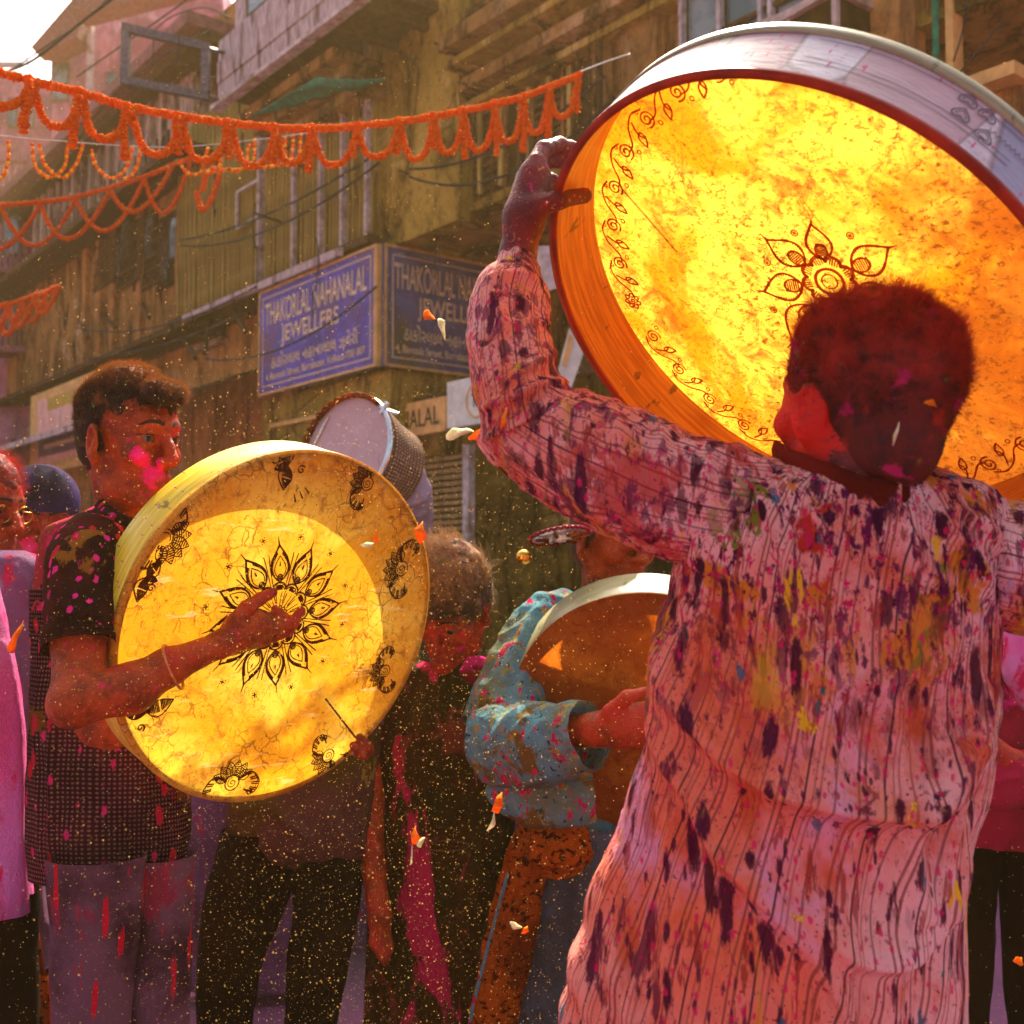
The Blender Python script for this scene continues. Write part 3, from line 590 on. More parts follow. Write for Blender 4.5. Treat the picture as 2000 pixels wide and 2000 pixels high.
for (xa, xb) in cages:
    ua, ub_ = uz(xa, 500, -.02)[0], uz(xb, 500, -.02)[0]
    zt_ = uz(xb, 400, -.02)[1]; zb_ = uz(xb, 545, -.02)[1]
    wd_ = fpart('window', M['dark'], b2, ua, ub_, -.119, -.09, zb_, zt_)
    fpart('pane', M['glass'], wd_, ua + .1, (ua + ub_) / 2 - .03, -.088, -.084, zb_ + .1, zt_ - .3); fpart('pane', M['glass'], wd_, (ua + ub_) / 2 + .03, ub_ - .1, -.088, -.084, zb_ + .3, zt_ - .1)
    cg = MB(); nb = 9
    for i in range(nb + 1):
        uu = ua + (ub_ - ua) * i / nb; cg.bar(fp(uu, .10, zb_ - .05), fp(uu, .02, zt_ - .1), .011, 4)
    for i in range(6): zz = zb_ + (zt_ - zb_) * i / 5.5; cg.bar(fp(ua, .11, zz), fp(ub_, .11, zz), .010, 4)
    cg.build('window_cage', M['timber'], wd_)
fpart('lower_wall', M['wall_tan'], b2, -24, -7.51, -2.2, -.42, 0, 3.19)
fpart('lower_wall', M['wall_tan'], b2, -9.4, -2.15, -.49, -.40, 2.35, zb0 - .09)
fpart('bay_underside', M['timber'], b2, -13.5, uL + .3, -.40, .1, zb0 - .14, zb0 - .075)
for (x0, y0, x1, y1) in ((232, 690, 380, 622), (290, 688, 338, 640), (190, 605, 225, 640), (262, 572, 292, 620), (440, 580, 480, 650), (340, 632, 382, 700), (420, 590, 398, 690), (150, 610, 172, 660)):
    a = fp(uz(x0, y0, -.3)[0], -.3, uz(x0, y0, -.3)[1]); c = fp(uz(x1, y1, .15)[0], .15, uz(x1, y1, .15)[1]); MB().bar(a, c, .026, 6).build('strut', M['timber'], b2)
R2 = np.random.default_rng(8)
for k in range(26):   # stray brackets, hooks and hanging wires on the weathered front
    x_, y_ = R2.uniform(350, 1180), R2.uniform(60, 470); v_ = .08 if x_ < 740 else -.2; u_, z_ = uz(x_, y_, v_)
    if x_ < 740 and not (z_ > zb0): continue
    if k % 2: MB().bar(fp(u_, v_ - .12, z_), fp(u_ + R2.uniform(-.1, .1), v_ + .16, z_ + R2.uniform(-.05, .1)), .012, 5).build('bracket', M['timber'], b1)
    else: MB().tube([fp(u_ + .05 * math.sin(t * 5 + k), v_ + .02, z_ - t * R2.uniform(.5, .9)) for t in np.linspace(0, 1, 8)], .007, 4).build('hanging_wire', M['wire'], b1)
for (x0, y0, x1, y1, sag) in ((350, 470, 735, 300, .12), (352, 480, 740, 318, .2), (800, 330, 1180, 150, .15), (800, 345, 1200, 190, .25), (150, 640, 500, 560, .2), (160, 700, 480, 610, .1), (400, 700, 735, 560, .2)):
    a = fp(uz(x0, y0, .12)[0], .12, uz(x0, y0, .12)[1]); c = fp(uz(x1, y1, .12)[0], .12, uz(x1, y1, .12)[1]); MB().tube([a * (1 - t) + c * t - FZ * sag * 4 * t * (1 - t) for t in np.linspace(0, 1, 16)], .010, 5).build('facade_cable', M['wire'], b1)
for (x0, y0, x1, y1) in ((835, 300, 905, 200), (960, 250, 1040, 130), (1075, 180, 1160, 60)):
    ua, _ = uz(x0, y0, -.28); ub_, _ = uz(x1, y0, -.28); za_ = uz(x1, y0, -.28)[1]; zc_ = uz(x1, y1, -.28)[1]
    fpart('recess_panel', M['dark'] if x0 < 1000 else M['timber'], b1, ua, ub_, -.299, -.29, zO + .12, mz - .02)
for k in range(14):
    uu = .95 + k * .16; fpart('wall_rib', M['wall_up'], b1, uu, uu + .03, -.289, -.26, zO + .10, mz - .01)
for (xa, xb, yt, yb) in ((120, 150, 430, 600), (372, 398, 470, 560)):
    pass
for k, (xa, xb) in enumerate(((20, 70), (85, 130))):
    ua, ub_ = uz(xa, 700, -.35)[0], uz(xb, 700, -.35)[0]
for (xa, xb, yt, yb) in ((178, 232, 590, 668), (262, 318, 585, 662), (398, 440, 600, 660)):   # low openings in the tan wall behind the struts
    ua, ub_ = uz(xa, yb, -.38)[0], uz(xb, yb, -.38)[0]; za_, zc_ = uz(xb, yb, -.38)[1], uz(xb, yt, -.38)[1]
    wn = fpart('window', M['dark'], b2, ua, ub_, -.399, -.385, za_, zc_)
    for q in range(6): uu = ua + (ub_ - ua) * (q + .5) / 6; fpart('window_bar', M['timber'], wn, uu - .012, uu + .012, -.384, -.36, za_, zc_)
    fpart('window_sill', M['wall_cream'], wn, ua - .08, ub_ + .08, -.384, -.28, za_ - .07, za_ - .01)
for (xa, xb, yt, yb) in ((905, 985, 262, 330), (1040, 1120, 205, 270)):    # shuttered openings under the cornices
    ua, ub_ = uz(xa, yb, -.28)[0], uz(xb, yb, -.28)[0]; za_ = uz(xb, yb, -.28)[1]; zc_ = za_ + .75
    wn = fpart('window', M['dark'], b1, ua, ub_, -.2995, -.291, zO + .14, mz - .03)
    for q in range(9): zz = zO + .16 + (mz - zO - .24) * q / 9; fpart('shutter_louvre', M['timber'], wn, ua + .04, ub_ - .04, -.2905, -.262, zz, zz + .03)
    for uu in (ua, (ua + ub_) / 2, ub_): fpart('window_frame', M['batten'], wn, uu - .02, uu + .02, -.2612, -.235, zO + .14, mz - .03)
# shop canopy
cn = thing('shop_canopy', fp(-6, .4, 2.6), 'long dark sloping canopy above the shop fronts behind the boy', 'canopy')
q = [uz(505, 668, .2), uz(-40, 742, .2)]; qb = [uz(505, 735, .6), uz(-40, 830, .6)]
za = q[0][1]; zb_ = qb[0][1]
for (ua, ub_) in ((-4.4, -2.2), (-7.2, -4.42), (-11, -7.22), (-17, -11.02)):
    V = [fp(ua, -.39, za), fp(ub_, -.39, za), fp(ub_, .75, zb_), fp(ua, .75, zb_)]; V += [p - FZ * .03 for p in V]
    obj('canopy_sheet', V, [(0, 1, 2, 3), (7, 6, 5, 4), (0, 4, 5, 1), (1, 5, 6, 2), (2, 6, 7, 3), (3, 7, 4, 0)], M['timber'], cn, False)
fpart('canopy_rail', M['eave'], cn, -17, -2.2, .752, .79, zb_ - .06, zb_ + .01)
fpart('shop_front', M['dark'], b1, -7.4, -2.4, -.499, -.47, 0, 2.3)
for uu in (-2.35, -3.6, -5.1, -6.6): fpart('shop_pillar', M['wall'], b1, uu - .12, uu + .12, -.49, -.40, 0, 2.34)
fpart('lintel', M['wall'], b1, -2.3, 0, -.5, -.10, 2.32, 2.9); fpart('lintel_strip', M['frame'], b1, -2.1, -.05, -.098, -.07, 2.62, 2.66)

# poster
po = thing('poster_board', fp(*[uz(120, 830, .3)[0], .3, uz(120, 830, .3)[1]]), 'ochre framed poster board with pale paper behind the boy', 'poster')
pu0, pz1 = uz(60, 792, .3); pu1, _ = uz(185, 760, .3); pz0 = uz(60, 930, .3)[1]; pz1 = uz(60, 775, .3)[1]; W_ = pu1 - pu0; H_ = pz1 - pz0
fpart('board', M['frame'], po, pu0, pu1, .26, .30, pz0, pz1)
fpart('poster_sheet', M['poster'], po, pu0 + .13 * W_, pu1 - .12 * W_, .3015, .304, pz0 + .12 * H_, pz1 - .1 * H_)
fpart('printed_band', M['posterdark'], po, pu0 + .16 * W_, pu1 - .15 * W_, .306, .308, pz0 + .2 * H_, pz0 + .42 * H_)
fpart('printed_band', M['posteryel'], po, pu0 + .3 * W_, pu1 - .15 * W_, .306, .308, pz1 - .26 * H_, pz1 - .11 * H_)
fpart('printed_line', M['letter'], po, pu0 + .26 * W_, pu1 - .25 * W_, .309, .3105, pz0 + .29 * H_, pz0 + .34 * H_)
fpart('printed_line', M['pale'], po, pu0 + .5 * W_, pu0 + .52 * W_, .309, .3105, pz0 + .46 * H_, pz1 - .3 * H_)
fpart('post', M['timber'], po, pu0 + .1, pu0 + .2, .2, .259, 0, pz0 + .3); fpart('post', M['timber'], po, pu1 - .2, pu1 - .1, .2, .259, 0, pz0 + .3)

# distant pink building across the end of the street
b3 = thing('distant_building', (-11, 26, 0), 'hazy pink gabled building at the far end of the street', 'building')
def wbox(name, mat, root, x0, y0, x1, y1, D, th=1.0, D1=None):
    a = at(x0, y0, D); c = at(x1, y1, D); lo = np.minimum(a, c); hi = np.maximum(a, c)
    return MB().box(((lo[0] + hi[0]) / 2, a[1] + th / 2, (lo[2] + hi[2]) / 2), ((hi[0] - lo[0]) / 2, 0, 0), (0, th / 2, 0), (0, 0, (hi[2] - lo[2]) / 2)).build(name, mat, root)
def wprism(name, mat, root, P, D, th):
    a = [at(x, y, D) for x, y in P]; Y0 = a[0][1]; n = len(a)
    V = [(p[0], Y0, p[2]) for p in a] + [(p[0], Y0 + th, p[2]) for p in a]
    return obj(name, V, [tuple(range(n)), tuple(range(n, 2 * n))[::-1]] + [(i, (i + 1) % n, (i + 1) % n + n, i + n) for i in range(n)], mat, root, False)
wprism('wall', M['wall_pink'], b3, [(85, 1130), (85, 60), (150, 0), (420, -60), (470, 1130)], 26, 4)
wprism('gable_roof', M['roof'], b3, [(60, 92), (140, -5), (150, -5), (150, 70), (100, 95)], 25.2, .7)
wprism('gable_roof', M['roof'], b3, [(136, -8), (420, -90), (420, -40), (150, 30)], 25.0, .6)
wbox('corner_pipe', M['pale'], b3, 172, -20, 180, 1000, 25.6, .2)
for (x0, y0, x1, y1) in ((205, 140, 245, 240), (270, 120, 310, 230), (100, 118, 135, 200)):
    w = wbox('window', M['roof'], b3, x0, y0, x1, y1, 25.9, .08); wbox('pane', M['glass'], w, x0 + 4, y0 + 5, x1 - 4, y1 - 5, 25.85, .03)
b4 = thing('side_building', (-13, 19, 0), 'shadowed mauve house with balconies at the left edge', 'building')
wprism('wall', M['wall_pink'], b4, [(-300, 1130), (-300, 330), (60, 380), (160, 420), (175, 1130)], 18, 4)
for k, y_ in enumerate((365, 520, 675)):
    wbox('balcony_slab', M['roof'], b4, -250, y_, 150, y_ + 12, 17.4, .58)
    rl = MB()
    for i in range(22):
        x_ = -100 + i * 11.5; rl.bar(at(x_, y_, 17.45), at(x_, y_ - 48, 17.45), .02, 4)
    rl.bar(at(-110, y_ - 48, 17.45), at(145, y_ - 48, 17.45), .03, 4); rl.build('railing', M['roof'], b4)
for (x0, y0, x1, y1) in ((5, 410, 40, 500), (70, 420, 110, 505), (10, 560, 45, 655), (75, 570, 112, 660)):
    w = wbox('window', M['roof'], b4, x0, y0, x1, y1, 17.95, .06); wbox('pane', M['glass'], w, x0 + 4, y0 + 4, x1 - 4, y1 - 4, 17.9, .03)
# end-of-street infill
b6 = thing('far_building', (-16, 30, 0), 'pale haze covered block rising behind the garlands at the upper left corner', 'building')
wprism('wall', M['wall_pink'], b6, [(-400, 1130), (-400, 95), (30, 130), (84, 150), (84, 1130)], 29, 4)
wbox('parapet', M['pale'], b6, -400, 120, 40, 128, 28.8, .15)
for k in range(3): w = wbox('window', M['roof'], b6, -20 + k * 34, 190, 0 + k * 34, 250, 28.9, .08); wbox('pane', M['glass'], w, -17 + k * 34, 194, -3 + k * 34, 246, 28.86, .03)
b5 = thing('end_building', (6, 30, 0), 'dim far house closing the street behind the corner building', 'building')
wprism('wall', M['wall_pink'], b5, [(-900, 1130), (-900, 250), (-310, 250), (-310, 1130)], 21, 4)

# ------------------------------------------------------------------ signs
def text_mesh(s_, size):
    cu = bpy.data.curves.new('lettering', 'FONT'); cu.body = s_; cu.size = size; cu.align_x = 'CENTER'; cu.extrude = .0; cu.offset = .009
    o = bpy.data.objects.new('tmp', cu); COL.objects.link(o); dg = bpy.context.evaluated_depsgraph_get(); dg.update()
    me = bpy.data.meshes.new_from_object(o.evaluated_get(dg)); bpy.data.objects.remove(o)
    V = np.empty(len(me.vertices) * 3, np.float32); me.vertices.foreach_get('co', V); F_ = [tuple(p.vertices) for p in me.polygons]
    return V.reshape(-1, 3), F_
def lettering(s_, c, ax, h, width, mat, root, name='lettering', th=.003):
    """flat painted line of text: c centre, ax direction of reading, h height, width fitted"""
    V, F_ = text_mesh(s_, 1.0)
    if len(V) == 0: return None
    lo, hi = V.min(0), V.max(0); V[:, 0] = (V[:, 0] - (lo[0] + hi[0]) / 2) / (hi[0] - lo[0]) * width; V[:, 1] = (V[:, 1] - (lo[1] + hi[1]) / 2) / (hi[1] - lo[1]) * h
    P = np.asarray(c) + V[:, :1] * np.asarray(ax) + V[:, 1:2] * FZ
    return obj(name, P, F_, mat, root, False)
def sign_panel(root, org, ax, nv, W, H, blue, full=True):
    """org = lower left corner, ax reading direction, nv outward"""
    c = org + ax * W / 2 + FZ * H / 2
    MB().box(c, ax * W / 2, nv * .02, FZ * H / 2).build('board', blue, root)
    def strip(x0, x1, z0, z1, mat, d): MB().box(org + ax * (x0 + x1) / 2 + FZ * (z0 + z1) / 2 + nv * (.022 + d), ax * (x1 - x0) / 2, nv * .002 * (1 + d * 100), FZ * (z1 - z0) / 2).build('border', mat, root)
    for m, d, t in ((0, .004, .022), (.075, .0, .010)):
        mt = M['frame'] if m == 0 else M['letter']
        strip(m, W - m, m, m + t, mt, d); strip(m, W - m, H - m - t, H - m, mt, d); strip(m, m + t, m + t, H - m - t, mt, d); strip(W - m - t, W - m, m + t, H - m - t, mt, d)
    f = nv * .0245
    lettering('THAKORLAL NAHANALAL', org + ax * W * .5 + FZ * H * .755 + f, ax, H * .215, W * .87, M['letter'], root)
    lettering('JEWELLERS', org + ax * W * .47 + FZ * H * .505 + f, ax, H * .20, W * .50, M['letter'], root)
    lettering('ઠાકોરલાલ નહાનાલાલ ઝવેરી', org + ax * W * .5 + FZ * H * .30 + f, ax, H * .135, W * .74, M['letter'], root)
    lettering('4, Banstala Street, Burrabazar, Kolkata-700 007', org + ax * W * .5 + FZ * H * .155 + f, ax, H * .075, W * .85, M['letter'], root)
sz0 = uz(737, 716, .02)[1]; sz1 = uz(737, 478, .02)[1]; su0 = uz(510, 640, .02)[0]
s1 = thing('shop_sign', fp(-1, 0, sz0), 'blue jewellery shop signboard facing the street, left of the corner', 'sign', 'corner jewellery signboards')
sign_panel(s1, fp(su0, .02, sz0), FU, FN, -su0 - .01, sz1 - sz0, M['blue'])
s2 = thing('shop_sign', fp(0, -1, sz0), 'dusty dark blue jewellery signboard on the side face, right of the corner', 'sign', 'corner jewellery signboards')
sign_panel(s2, fp(.035, .0, sz0), -FN, FU, 1.45, sz1 - sz0, M['blue2'])
fpart('edge_post', M['frame'], s1, -.008, .012, -.0, .045, sz0, sz1)
# name board and white board over the recessed shop
vb = -.25
s3 = thing('name_board', fp(.8, vb, 2.3), 'ochre board with dark lettering under the dark blue signboard', 'sign')
u0, _ = uz(705, 815, vb); u1, _ = uz(868, 815, vb); z0 = uz(738, 862, vb)[1]; z1 = uz(738, 800, vb)[1]
fpart('board', M['tanboard'], s3, u0, u1, vb - .03, vb, z0, z1)
lettering('NAHANALAL', fp((u0 + u1) / 2 + .02, vb + .004, (z0 + z1) / 2), FU, (z1 - z0) * .55, (u1 - u0) * .86, M['letter2'], s3)
s4 = thing('round_logo_board', fp(1.6, vb, 2.5), 'pale board with ringed letters between the ochre board and the raised sleeve', 'sign')
u0, _ = uz(869, 780, vb); u1, _ = uz(985, 780, vb); z0 = uz(880, 835, vb)[1]; z1 = uz(880, 744, vb)[1]
fpart('board', M['whiteboard'], s4, u0, u1, vb - .06, vb - .02, z0, z1)
cu_, cz_ = (u0 + u1) / 2 + .02, (z0 + z1) / 2; rr = (z1 - z0) * .36
MB().tube([fp(cu_ + rr * math.cos(t), vb - .017, cz_ + rr * math.sin(t)) for t in np.linspace(0, 2 * math.pi, 40)], .009, 4).build('ring', M['tanboard'], s4)
lettering('TR', fp(cu_, vb - .015, cz_), FU, rr * .8, rr * 1.1, M['letter2'], s4)
fpart('hanging_rail', M['timber'], b1, .02, 3.2, -.34, -.30, 2.6, 2.68)
# rolled shutter
sh = thing('shop_shutter', fp(.8, -.5, 1), 'half seen ribbed ochre shop shutter behind the drums', 'shutter')
u0, _ = uz(822, 950, -.45); u1, _ = uz(906, 950, -.45); zT = uz(860, 888, -.45)[1]
sb = None
for k in range(26):
    if sb is None: sb = fbox(MB(), u0, u1, -.47, -.45, 0, .032).build('shutter_slat', M['shutter'], sh); o = sb
    else: o = sb.copy(); COL.objects.link(o)
    o.location = FZ * (zT - .05 - k * .052)
fpart('side_strip', M['pale'], sh, u1 + .01, u1 + .09, -.49, -.43, 0, zT + .05)
fpart('backing', M['dark'], sh, u0 - .05, u1, -.52, -.475, 0, zT)
# leaning striped banner and pale sheet seen between arm and drum
bn = thing('striped_banner', at(1110, 640, 6.4), 'narrow pale banner with a rust stripe seen between sleeve and raised drum', 'banner')
def quad_slab(name, mat, root, P, D, th=.01):
    a = [at(x, y, D) for x, y in P]; n = len(a); V = a + [p + FW * th for p in a]
    return obj(name, V, [tuple(range(n))[::-1], tuple(range(n, 2 * n))] + [(i, (i + 1) % n, (i + 1) % n + n, i + n) for i in range(n)], mat, root, False)
quad_slab('banner_cloth', M['whiteboard'], bn, [(1085, 740), (1112, 640), (1140, 690), (1115, 760)], 6.4)
quad_slab('stripe', M['tanboard'], bn, [(1098, 712), (1112, 650), (1120, 662), (1106, 716)], 6.385)
ps = thing('pale_notice', at(1068, 520, 6.6), 'pale grey notice sheet seen beside the wrist of the raised arm', 'notice')
quad_slab('sheet', M['pale'], ps, [(1040, 480), (1090, 480), (1095, 560), (1050, 575)], 6.6)

# empty steel sign frame
sf = thing('steel_frame', fp(-4, .6, 5), 'empty grey steel sign frame sticking out from the timber gallery', 'frame')
cs = [(247, 55), (402, 92), (402, 188), (244, 158)]
Ds = [9.6, 9.9, 9.9, 9.6]; P4 = [at(x, y, d) for (x, y), d in zip(cs, Ds)]
for i in range(4):
    a, c = P4[i], P4[(i + 1) % 4]; t = nrm(c - a); e = nrm(np.cross(t, FW))
    MB().box((a + c) / 2, (c - a) / 2 + t * (.03 if i % 2 == 0 else -.033), e * .034, FW * .035).build('frame_bar', M['steel'], sf)
MB().bar(at(402, 94, 9.9), at(455, 107, 10.6), .02, 6).build('bracket_arm', M['steel'], sf); MB().bar(at(402, 186, 9.9), at(424, 194, 10.3), .02, 6).build('bracket_arm', M['steel'], sf)
for x_ in (300, 350): MB().bar(at(x_, 70, 9.75), at(x_ - 2, 128, 9.75), .006, 4).build('tie_wire', M['wire'], sf)

# cables
def cable(pts, D0, D1, r, label, mat='wire', n=40):
    P = cr([[x, y] for x, y in pts], n); d = np.linspace(D0, D1, n); W = [at(p[0], p[1], q) for p, q in zip(P, d)]
    o = MB().tube(W, r, 5).build('overhead_cable', M[mat], None, True); return tag(o, label, 'cable', 'cables strung over the street')
cable([(-20, 150), (60, 120), (150, 50), (235, -15)], 9, 8, .012, 'thick black cable rising steeply from the orange garland to the top edge')
cable([(25, 135), (90, 90), (170, 35), (228, -20)], 9.3, 8.2, .008, 'thinner black cable just under the thick one at top left')
cable([(0, 0), (25, 60), (50, 110), (60, 150)], 9, 9, .006, 'thin black cable hanging down beside the left edge above the garland')
cable([(150, 150), (250, 80), (350, 10), (380, -20)], 11, 10, .008, 'thin dark cable crossing behind the empty steel frame')
cable([(300, 60), (340, 30), (400, 15), (450, 35)], 11, 10.5, .007, 'thin curved cable joining the gallery corner above the steel frame')
cable([(80, 375), (200, 210), (300, 120), (410, 60)], 13, 11, .008, 'faint dark cable running up across the pink building')
cable([(-20, 262), (100, 274), (350, 287), (640, 255)], 3.75, 4.1, .0016, 'white string carrying the yellow bead loops', 'string')
cable([(1128, 142), (1180, 122), (1230, 105)], 4.3, 5.0, .003, 'thin cord tying the long garland to the cornice', 'string', 12)
cable([(1862, 120), (1880, 60), (1890, -10)], 5, 5, .004, 'thin dark cable on the wall above the raised drum at right')
cable([(1858, 160), (1910, 100), (1960, 40)], 5, 5, .004, 'slanting thin cable over the small ledge at top right')

# ------------------------------------------------------------------ marigold garlands
def flowers(P, r, seed=0, n=10, sp=.62):
    """a rope of ruffled flower discs threaded along the dense polyline P"""
    R_ = np.random.default_rng(seed); P = np.asarray(P); seg = np.linalg.norm(np.diff(P, axis=0), axis=1); L = np.concatenate([[0], np.cumsum(seg)])
    m = max(2, int(L[-1] / (r * sp))); s = np.linspace(0, L[-1], m); C_ = np.stack([np.interp(s, L, P[:, k]) for k in range(3)], 1); T = np.gradient(C_, axis=0)
    V = []; F_ = []
    for i in range(m):
        t = nrm(T[i] + R_.normal(size=3) * .12 * np.linalg.norm(T[i])); e = nrm(np.cross(t, [.2, .3, 1.0])); g = np.cross(t, e); rr = r * R_.uniform(.88, 1.12); b = len(V)
        c = C_[i] + R_.normal(size=3) * r * .06
        V.append(c - t * r * .40); V.append(c + t * r * .40)
        for (q, off, jit) in ((.72, -.28, .10), (1.0, .0, .14), (.72, .28, .10)):
            for k in range(n):
                an = 2 * math.pi * (k + R_.uniform(-.3, .3)) / n; rad = rr * q * R_.uniform(1 - jit, 1 + jit) * (1.06 if k % 2 else .94)
                V.append(c + t * r * (off + R_.uniform(-.06, .06)) + rad * (math.cos(an) * e + math.sin(an) * g))
        for k in range(n):
            k2 = (k + 1) % n; F_.append((b, b + 2 + k2, b + 2 + k)); F_.append((b + 1, b + 2 + 2 * n + k, b + 2 + 2 * n + k2))
            for l in (0, 1): F_.append((b + 2 + l * n + k, b + 2 + l * n + k2, b + 2 + (l + 1) * n + k2, b + 2 + (l + 1) * n + k))
    return V, F_
def swag(A, B_, sag, n=24, pw=2.0, side=None):
    t = np.linspace(0, 1, n)[:, None]; z = 1 - np.abs(2 * t - 1) ** pw; return A * (1 - t) + B_ * t - FZ * sag * z
def garland(ropepts, Dfn, knots, r, sag, tassel, label, matn, seed, span=1, cat='garland', pw=2.4, group='marigold garlands over the street', swag_r=None):
    Pp = cr(ropepts, 120); P = np.array([at(p[0], p[1], Dfn(p[0])) for p in Pp])
    ro = thing('flower_garland', P[0], label, cat, group); sr = swag_r or r
    V, F_ = flowers(P, r, seed); obj('rope', V, F_, M[matn], ro)
    K = [at(x, np.interp(x, Pp[:, 0], Pp[:, 1]) + 4, Dfn(x)) for x in knots]
    for i in range(len(K) - span):
        sg = sag[i % len(sag)] * Dfn(knots[i]) / FPX
        Q = swag(K[i], K[i + span], sg, 30, pw); Q = Q + (-FW) * (.02 if i % 2 else .05) * np.sin(np.linspace(0, math.pi, 30))[:, None]
        V, F_ = flowers(Q, sr, seed + i + 1); obj('swag', V, F_, M[matn], ro)
    if tassel:
        for i, k in enumerate(K):
            L_ = tassel[i % len(tassel)] * Dfn(knots[i]) / FPX; Q = [k - FW * .045 + FZ * -s * L_ + RT * .006 * math.sin(s * 3 + i) for s in np.linspace(0, 1, 10)]
            V, F_ = flowers(Q, sr * 1.1, seed + 60 + i); b = len(V); V2, F2 = flowers([Q[-1], Q[-1] - FZ * sr], sr * 1.12, seed + i, sp=.5)
            obj('tassel', V + V2, F_ + [tuple(q + b for q in f) for f in F2], M[matn], ro)
    return ro
garland([(-60, 128), (0, 142), (60, 158), (160, 182), (259, 210), (357, 228), (450, 240), (543, 249), (611, 251), (699, 246), (782, 237), (849, 227), (906, 216), (968, 203), (1025, 188), (1082, 166), (1130, 147)],
        lambda x: 2.75 + 1.3 * (x + 60) / 1190, [-40, 66, 162, 258, 357, 452, 540, 611, 699, 782, 849, 906, 968, 1022, 1072, 1128], .0128, [72, 80, 84, 86, 88, 82, 76, 76], [92, 98, 104, 100, 70, 68, 66, 82, 58, 60, 62],
        'long orange marigold garland with tassels sagging across the whole street', 'marigold', 100, pw=2.7, swag_r=.0122)
garland([(-60, 408), (0, 401), (72, 395), (142, 386), (220, 365), (285, 344), (336, 323), (373, 308)], lambda x: 5.2, [-60, 3, 78, 148, 216, 282, 335, 372], .0130, [88, 86, 88, 84, 70], None,
        'thinner orange garland with overlapping loops below the yellow beads', 'marigold2', 300, span=2, pw=1.9, swag_r=.0112)
garland([(-40, 606), (30, 590), (75, 575), (115, 559)], lambda x: 7.5, [-40, -10, 18, 45, 68, 90, 113], .020, [62, 58, 52, 48, 44], None,
        'short far orange garland with small loops at the left edge', 'marigold2', 400, span=2, pw=1.8)
garland([(395, 372), (404, 340), (420, 330), (432, 335)], lambda x: 5.0, [385, 430], .014, [58], None, 'single orange loop hanging under the meeting point of the garlands', 'marigold2', 450, pw=2.0)
def beads(P, r, root):
    P = np.asarray(P); seg = np.linalg.norm(np.diff(P, axis=0), axis=1); L = np.concatenate([[0], np.cumsum(seg)]); m = int(L[-1] / (r * 1.75)); s = np.linspace(0, L[-1], m)
    C_ = np.stack([np.interp(s, L, P[:, k]) for k in range(3)], 1); a, b = MB(), MB()
    for i, c in enumerate(C_): (a if i % 2 else b).ball(c + RNG.normal(size=3) * r * .08, r * RNG.uniform(.85, 1.1), 8, 5)
    a.build('yellow_bead_row', M['marigold_y'], root, True); b.build('orange_bead_row', M['marigold2'], root, True)
loops = [((-20, 360), (4, 345), (16, 315), (17, 278)), ((63, 282), (68, 322), (94, 346), (124, 330), (133, 283)), ((77, 284), (88, 322), (122, 347), (148, 322), (161, 285)),
         ((180, 295), (188, 325), (216, 348), (246, 330), (258, 288)), ((236, 345), (250, 348), (268, 325), (276, 280)), ((352, 318), (366, 338), (392, 336), (406, 290)),
         ((398, 330), (412, 338), (428, 325), (432, 290)), ((445, 330), (460, 335), (478, 325), (486, 285)), ((478, 320), (490, 322), (497, 300), (498, 275)), ((545, 322), (553, 316), (557, 290), (557, 268)),
         ((560, 312), (568, 310), (572, 290), (573, 266)), ((575, 316), (583, 306), (586, 285), (588, 262)), ((590, 316), (597, 306), (600, 285), (602, 262)), ((420, 332), (470, 330), (520, 326), (560, 322))]
desc = ['cut by the left edge', 'first from the left, outer loop', 'second, inner loop crossing the first', 'alone under the third tassel', 'crossing the end of the third loop', 'behind the long garland at the fifth tassel',
        'just left of the tarpaulin, narrow', 'under the sixth swag', 'short one beside the sixth swag', 'leftmost of the four upright strands', 'second of the four upright strands', 'third of the four upright strands', 'rightmost of the four upright strands', 'lying level under the sixth and seventh swags']
for l, d in zip(loops, desc):
    P = np.array([at(p[0], p[1], 3.75 + .5 * p[0] / 640) for p in cr(l, 40)])
    r_ = thing('bead_string', P[0], 'yellow and orange marigold bead string, ' + d, 'garland', 'yellow bead strings on the white string'); beads(P, .0074, r_)
# ------------------------------------------------------------------ drums
class Plane:
    def __init__(s, cx, cy, D, az, el):
        s.c = at(cx, cy, D); s.n = np.array([math.sin(az) * math.cos(el), -math.cos(az) * math.cos(el), math.sin(el)])
        s.a = nrm(np.cross([0, 0, 1.0], s.n)); s.a = s.a if s.a @ RT > 0 else -s.a; s.b = nrm(np.cross(s.n, s.a)); s.b = s.b if s.b @ UPV > 0 else -s.b
    def hit(s, x, y, off=0.0):
        d = at(x, y, 1) - CAM; c = s.c + s.n * off; t = ((c - CAM) @ s.n) / (d @ s.n); return CAM + t * d
    def uvp(s, x, y): q = s.hit(x, y) - s.c; return np.array([q @ s.a, q @ s.b])
    def pt(s, u, v, off=0.0): return s.c + s.a * u + s.b * v + s.n * off
def ring_uv(name, pl, prof, mat, root, n=160, mi=None):
    """lathe: prof = list of (radius, offset along n); closed profile if first==last"""
    th = np.linspace(0, 2 * np.pi, n, endpoint=False); V = []; U_ = []
    wob = 1 + .0012 * np.sin(th * 2 + .7)
    for (r, o) in prof:
        for t, w_ in zip(th, wob): V.append(pl.pt(r * w_ * math.cos(t), r * w_ * math.sin(t), o)); U_.append((t / (2 * math.pi) * 6.28 * .32, o))
    o = obj(name, V, grid_faces(len(prof), n), mat, root, False, uv=U_); return o
